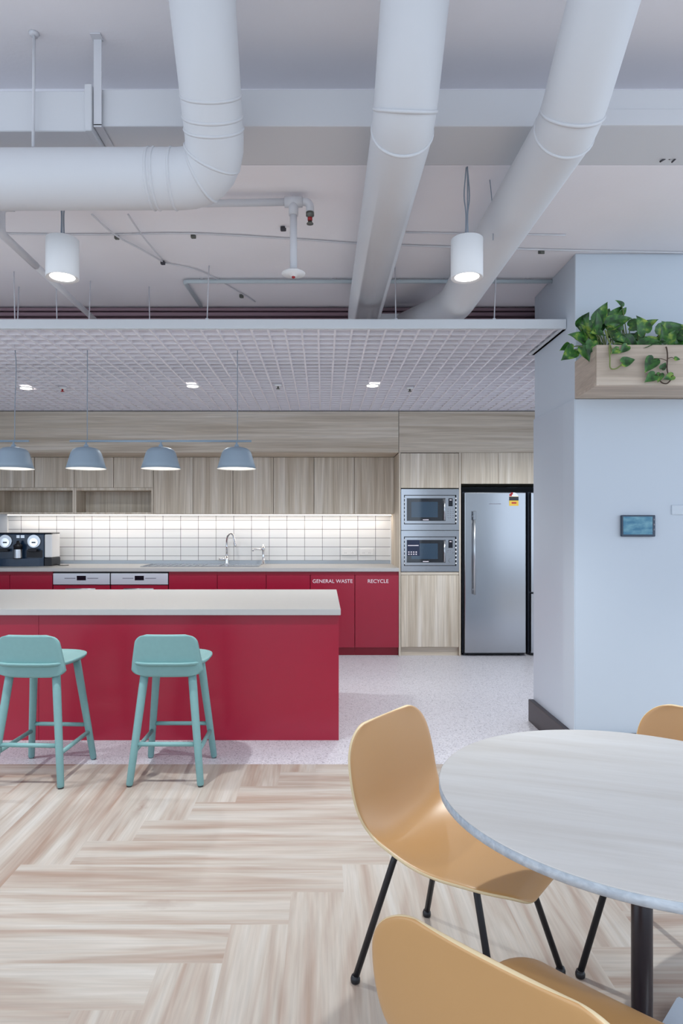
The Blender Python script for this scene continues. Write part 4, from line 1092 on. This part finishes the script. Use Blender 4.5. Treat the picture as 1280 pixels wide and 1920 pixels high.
v2 = [([(1246, 650, 3.38), (1249, 652, 3.328), (1251, 668, 3.315), (1250, 690, 3.315), (1253, 704, 3.315), (1257, 711, 3.315), (1250, 719, 3.315), (1240, 717, 3.315), (1234, 708, 3.315)],
       [(1226, 672, 3.305, 235, 0.088), (1262, 704, 3.31, 200, 0.055), (1228, 702, 3.31, 215, 0.068), (1238, 700, 3.31, 250, 0.05), (1240, 692, 3.31, 60, 0.04), (1264, 672, 3.31, 350, 0.03)])]
pothos('sparser pothos with a long hanging vine at the right picture edge', cr2, v2, 5, 2.0)

# wall screen and blank plate on the return wall
YW = 3.674
t = thing('wall_mounted_screen', 'small black touch screen on the white return wall', 'screen', (XX(1193, YW), YW, ZZ(1006, YW)))
a, b_, z0, z1 = XX(1162, YW), XX(1225, YW), ZZ(1006, YW), ZZ(966, YW)
part('housing', box(B(), a, b_, YW - 0.022, YW - 0.0005, z0, z1, bev=0.004, seg=2), M['bluesheen'], t)
part('display', box(B(), a + 0.008, b_ - 0.018, YW - 0.0232, YW - 0.022, z0 + 0.012, z1 - 0.008), M['screen'], t)
for k in range(3): part('button', box(B(), b_ - 0.012, b_ - 0.006, YW - 0.0235, YW - 0.022, z1 - 0.03 - k * 0.028, z1 - 0.02 - k * 0.028), M['greyprint'], t)
t = thing('wall_mounted_plate', 'white blank wall plate beside the touch screen', 'wall plate', (XX(1275, YW), YW, ZZ(965, YW)))
part('plate', box(B(), XX(1258, YW), XX(1296, YW), YW - 0.007, YW - 0.0005, ZZ(965, YW), ZZ(947, YW), bev=0.002), M['wall'], t)
part('screw_cap', disc_y(B(), XX(1262, YW), YW - 0.0082, YW - 0.007, ZZ(956, YW), 0.003, 12), M['wall'], t)

# ------------------------------------------------------------------ light
def lamp(name, kind, loc, energy, col=(255, 255, 255), rot=(0, 0, 0), **kw):
    d = bpy.data.lights.new(name, kind); d.energy = energy; d.color = lin(col)[:3]
    for k_, v_ in kw.items(): setattr(d, k_, v_)
    o = bpy.data.objects.new(name, d); C.objects.link(o); o.location = loc; o.rotation_euler = rot
    return o


WARM = (243, 249, 250)
for x, y in ((XX(117, 2.8), 2.8), (XX(875, 2.8), 2.8), (3.3, 2.6), (-2.9, 2.8), (-1.1, 0.2), (0.65, -0.2), (2.45, 0.2), (-2.9, 0.2)):  # first two are the pendants; near row is unseen, added to brighten the floor
    lamp('spot_cylinder_and_fill', 'SPOT', (x, y, 2.388), 112 if y > 2 else 48, WARM, spot_size=math.radians(105), spot_blend=0.8, shadow_soft_size=0.035)
for x, y in (on_lattice(49, 727), on_lattice(361, 723), on_lattice(698, 722), (1.9, 5.4)):  # last one continues the row out of view, to brighten the kitchen
    lamp('spot_downlight', 'SPOT', (x, y, ZL0 - 0.012), 76, WARM, spot_size=math.radians(150), spot_blend=0.8, shadow_soft_size=0.04)
for px in (161.5, 301.5, 443.5, 25.5, -116, -257):
    lamp('point_pendant', 'POINT', (XX(px, YPn), YPn, ZZ(876, YPn)), 0.3, WARM, shadow_soft_size=0.03)
lamp('area_led', 'AREA', (-1.37, 7.2, ZU0 - 0.014), 6, (255, 246, 236), (0, 0, 0), shape='RECTANGLE', size=4.2, size_y=0.02)
# daylight through the tall windows behind the camera and on the left
#lamp('area_window_rear', 'AREA', (-0.6, -4.4, 1.7), 330, (222, 236, 255), (math.radians(90), 0, 0), shape='RECTANGLE', size=7.0, size_y=2.6)
#lamp('area_window_left', 'AREA', (-5.1, 0.3, 1.6), 120, (222, 236, 255), (math.radians(90), 0, math.radians(-90)), shape='RECTANGLE', size=4.5, size_y=2.4)

w = bpy.data.worlds.new('daylight'); bpy.context.scene.world = w; w.use_nodes = True
bg = w.node_tree.nodes['Background']; bg.inputs['Color'].default_value = lin((214, 230, 248)); bg.inputs['Strength'].default_value = 1.6

# ------------------------------------------------------------------ camera
cam = bpy.data.cameras.new('camera'); cam.sensor_fit = 'VERTICAL'; cam.sensor_height = 36.0; cam.sensor_width = 24.0
cam.lens = F / 1920 * 36.0
cam.shift_x = (640 - XV) / 1920; cam.shift_y = (YH - 960) / 1920
cam.clip_start = 0.05
co = bpy.data.objects.new('camera', cam); C.objects.link(co); co.location = (0, 0, H); co.rotation_euler = (PI / 2, 0, 0)
sc = bpy.context.scene; sc.camera = co
sc.view_settings.view_transform = 'Standard'; sc.view_settings.look = 'None'; sc.view_settings.gamma = 1.0; sc.view_settings.use_curve_mapping = False
sc.view_settings.exposure = 0.34
sc.cycles.use_denoising = True
sc.cycles.max_bounces = 8; sc.cycles.diffuse_bounces = 5; sc.cycles.glossy_bounces = 4
sc.cycles.sample_clamp_indirect = 6.0; sc.cycles.caustics_reflective = False; sc.cycles.caustics_refractive = False
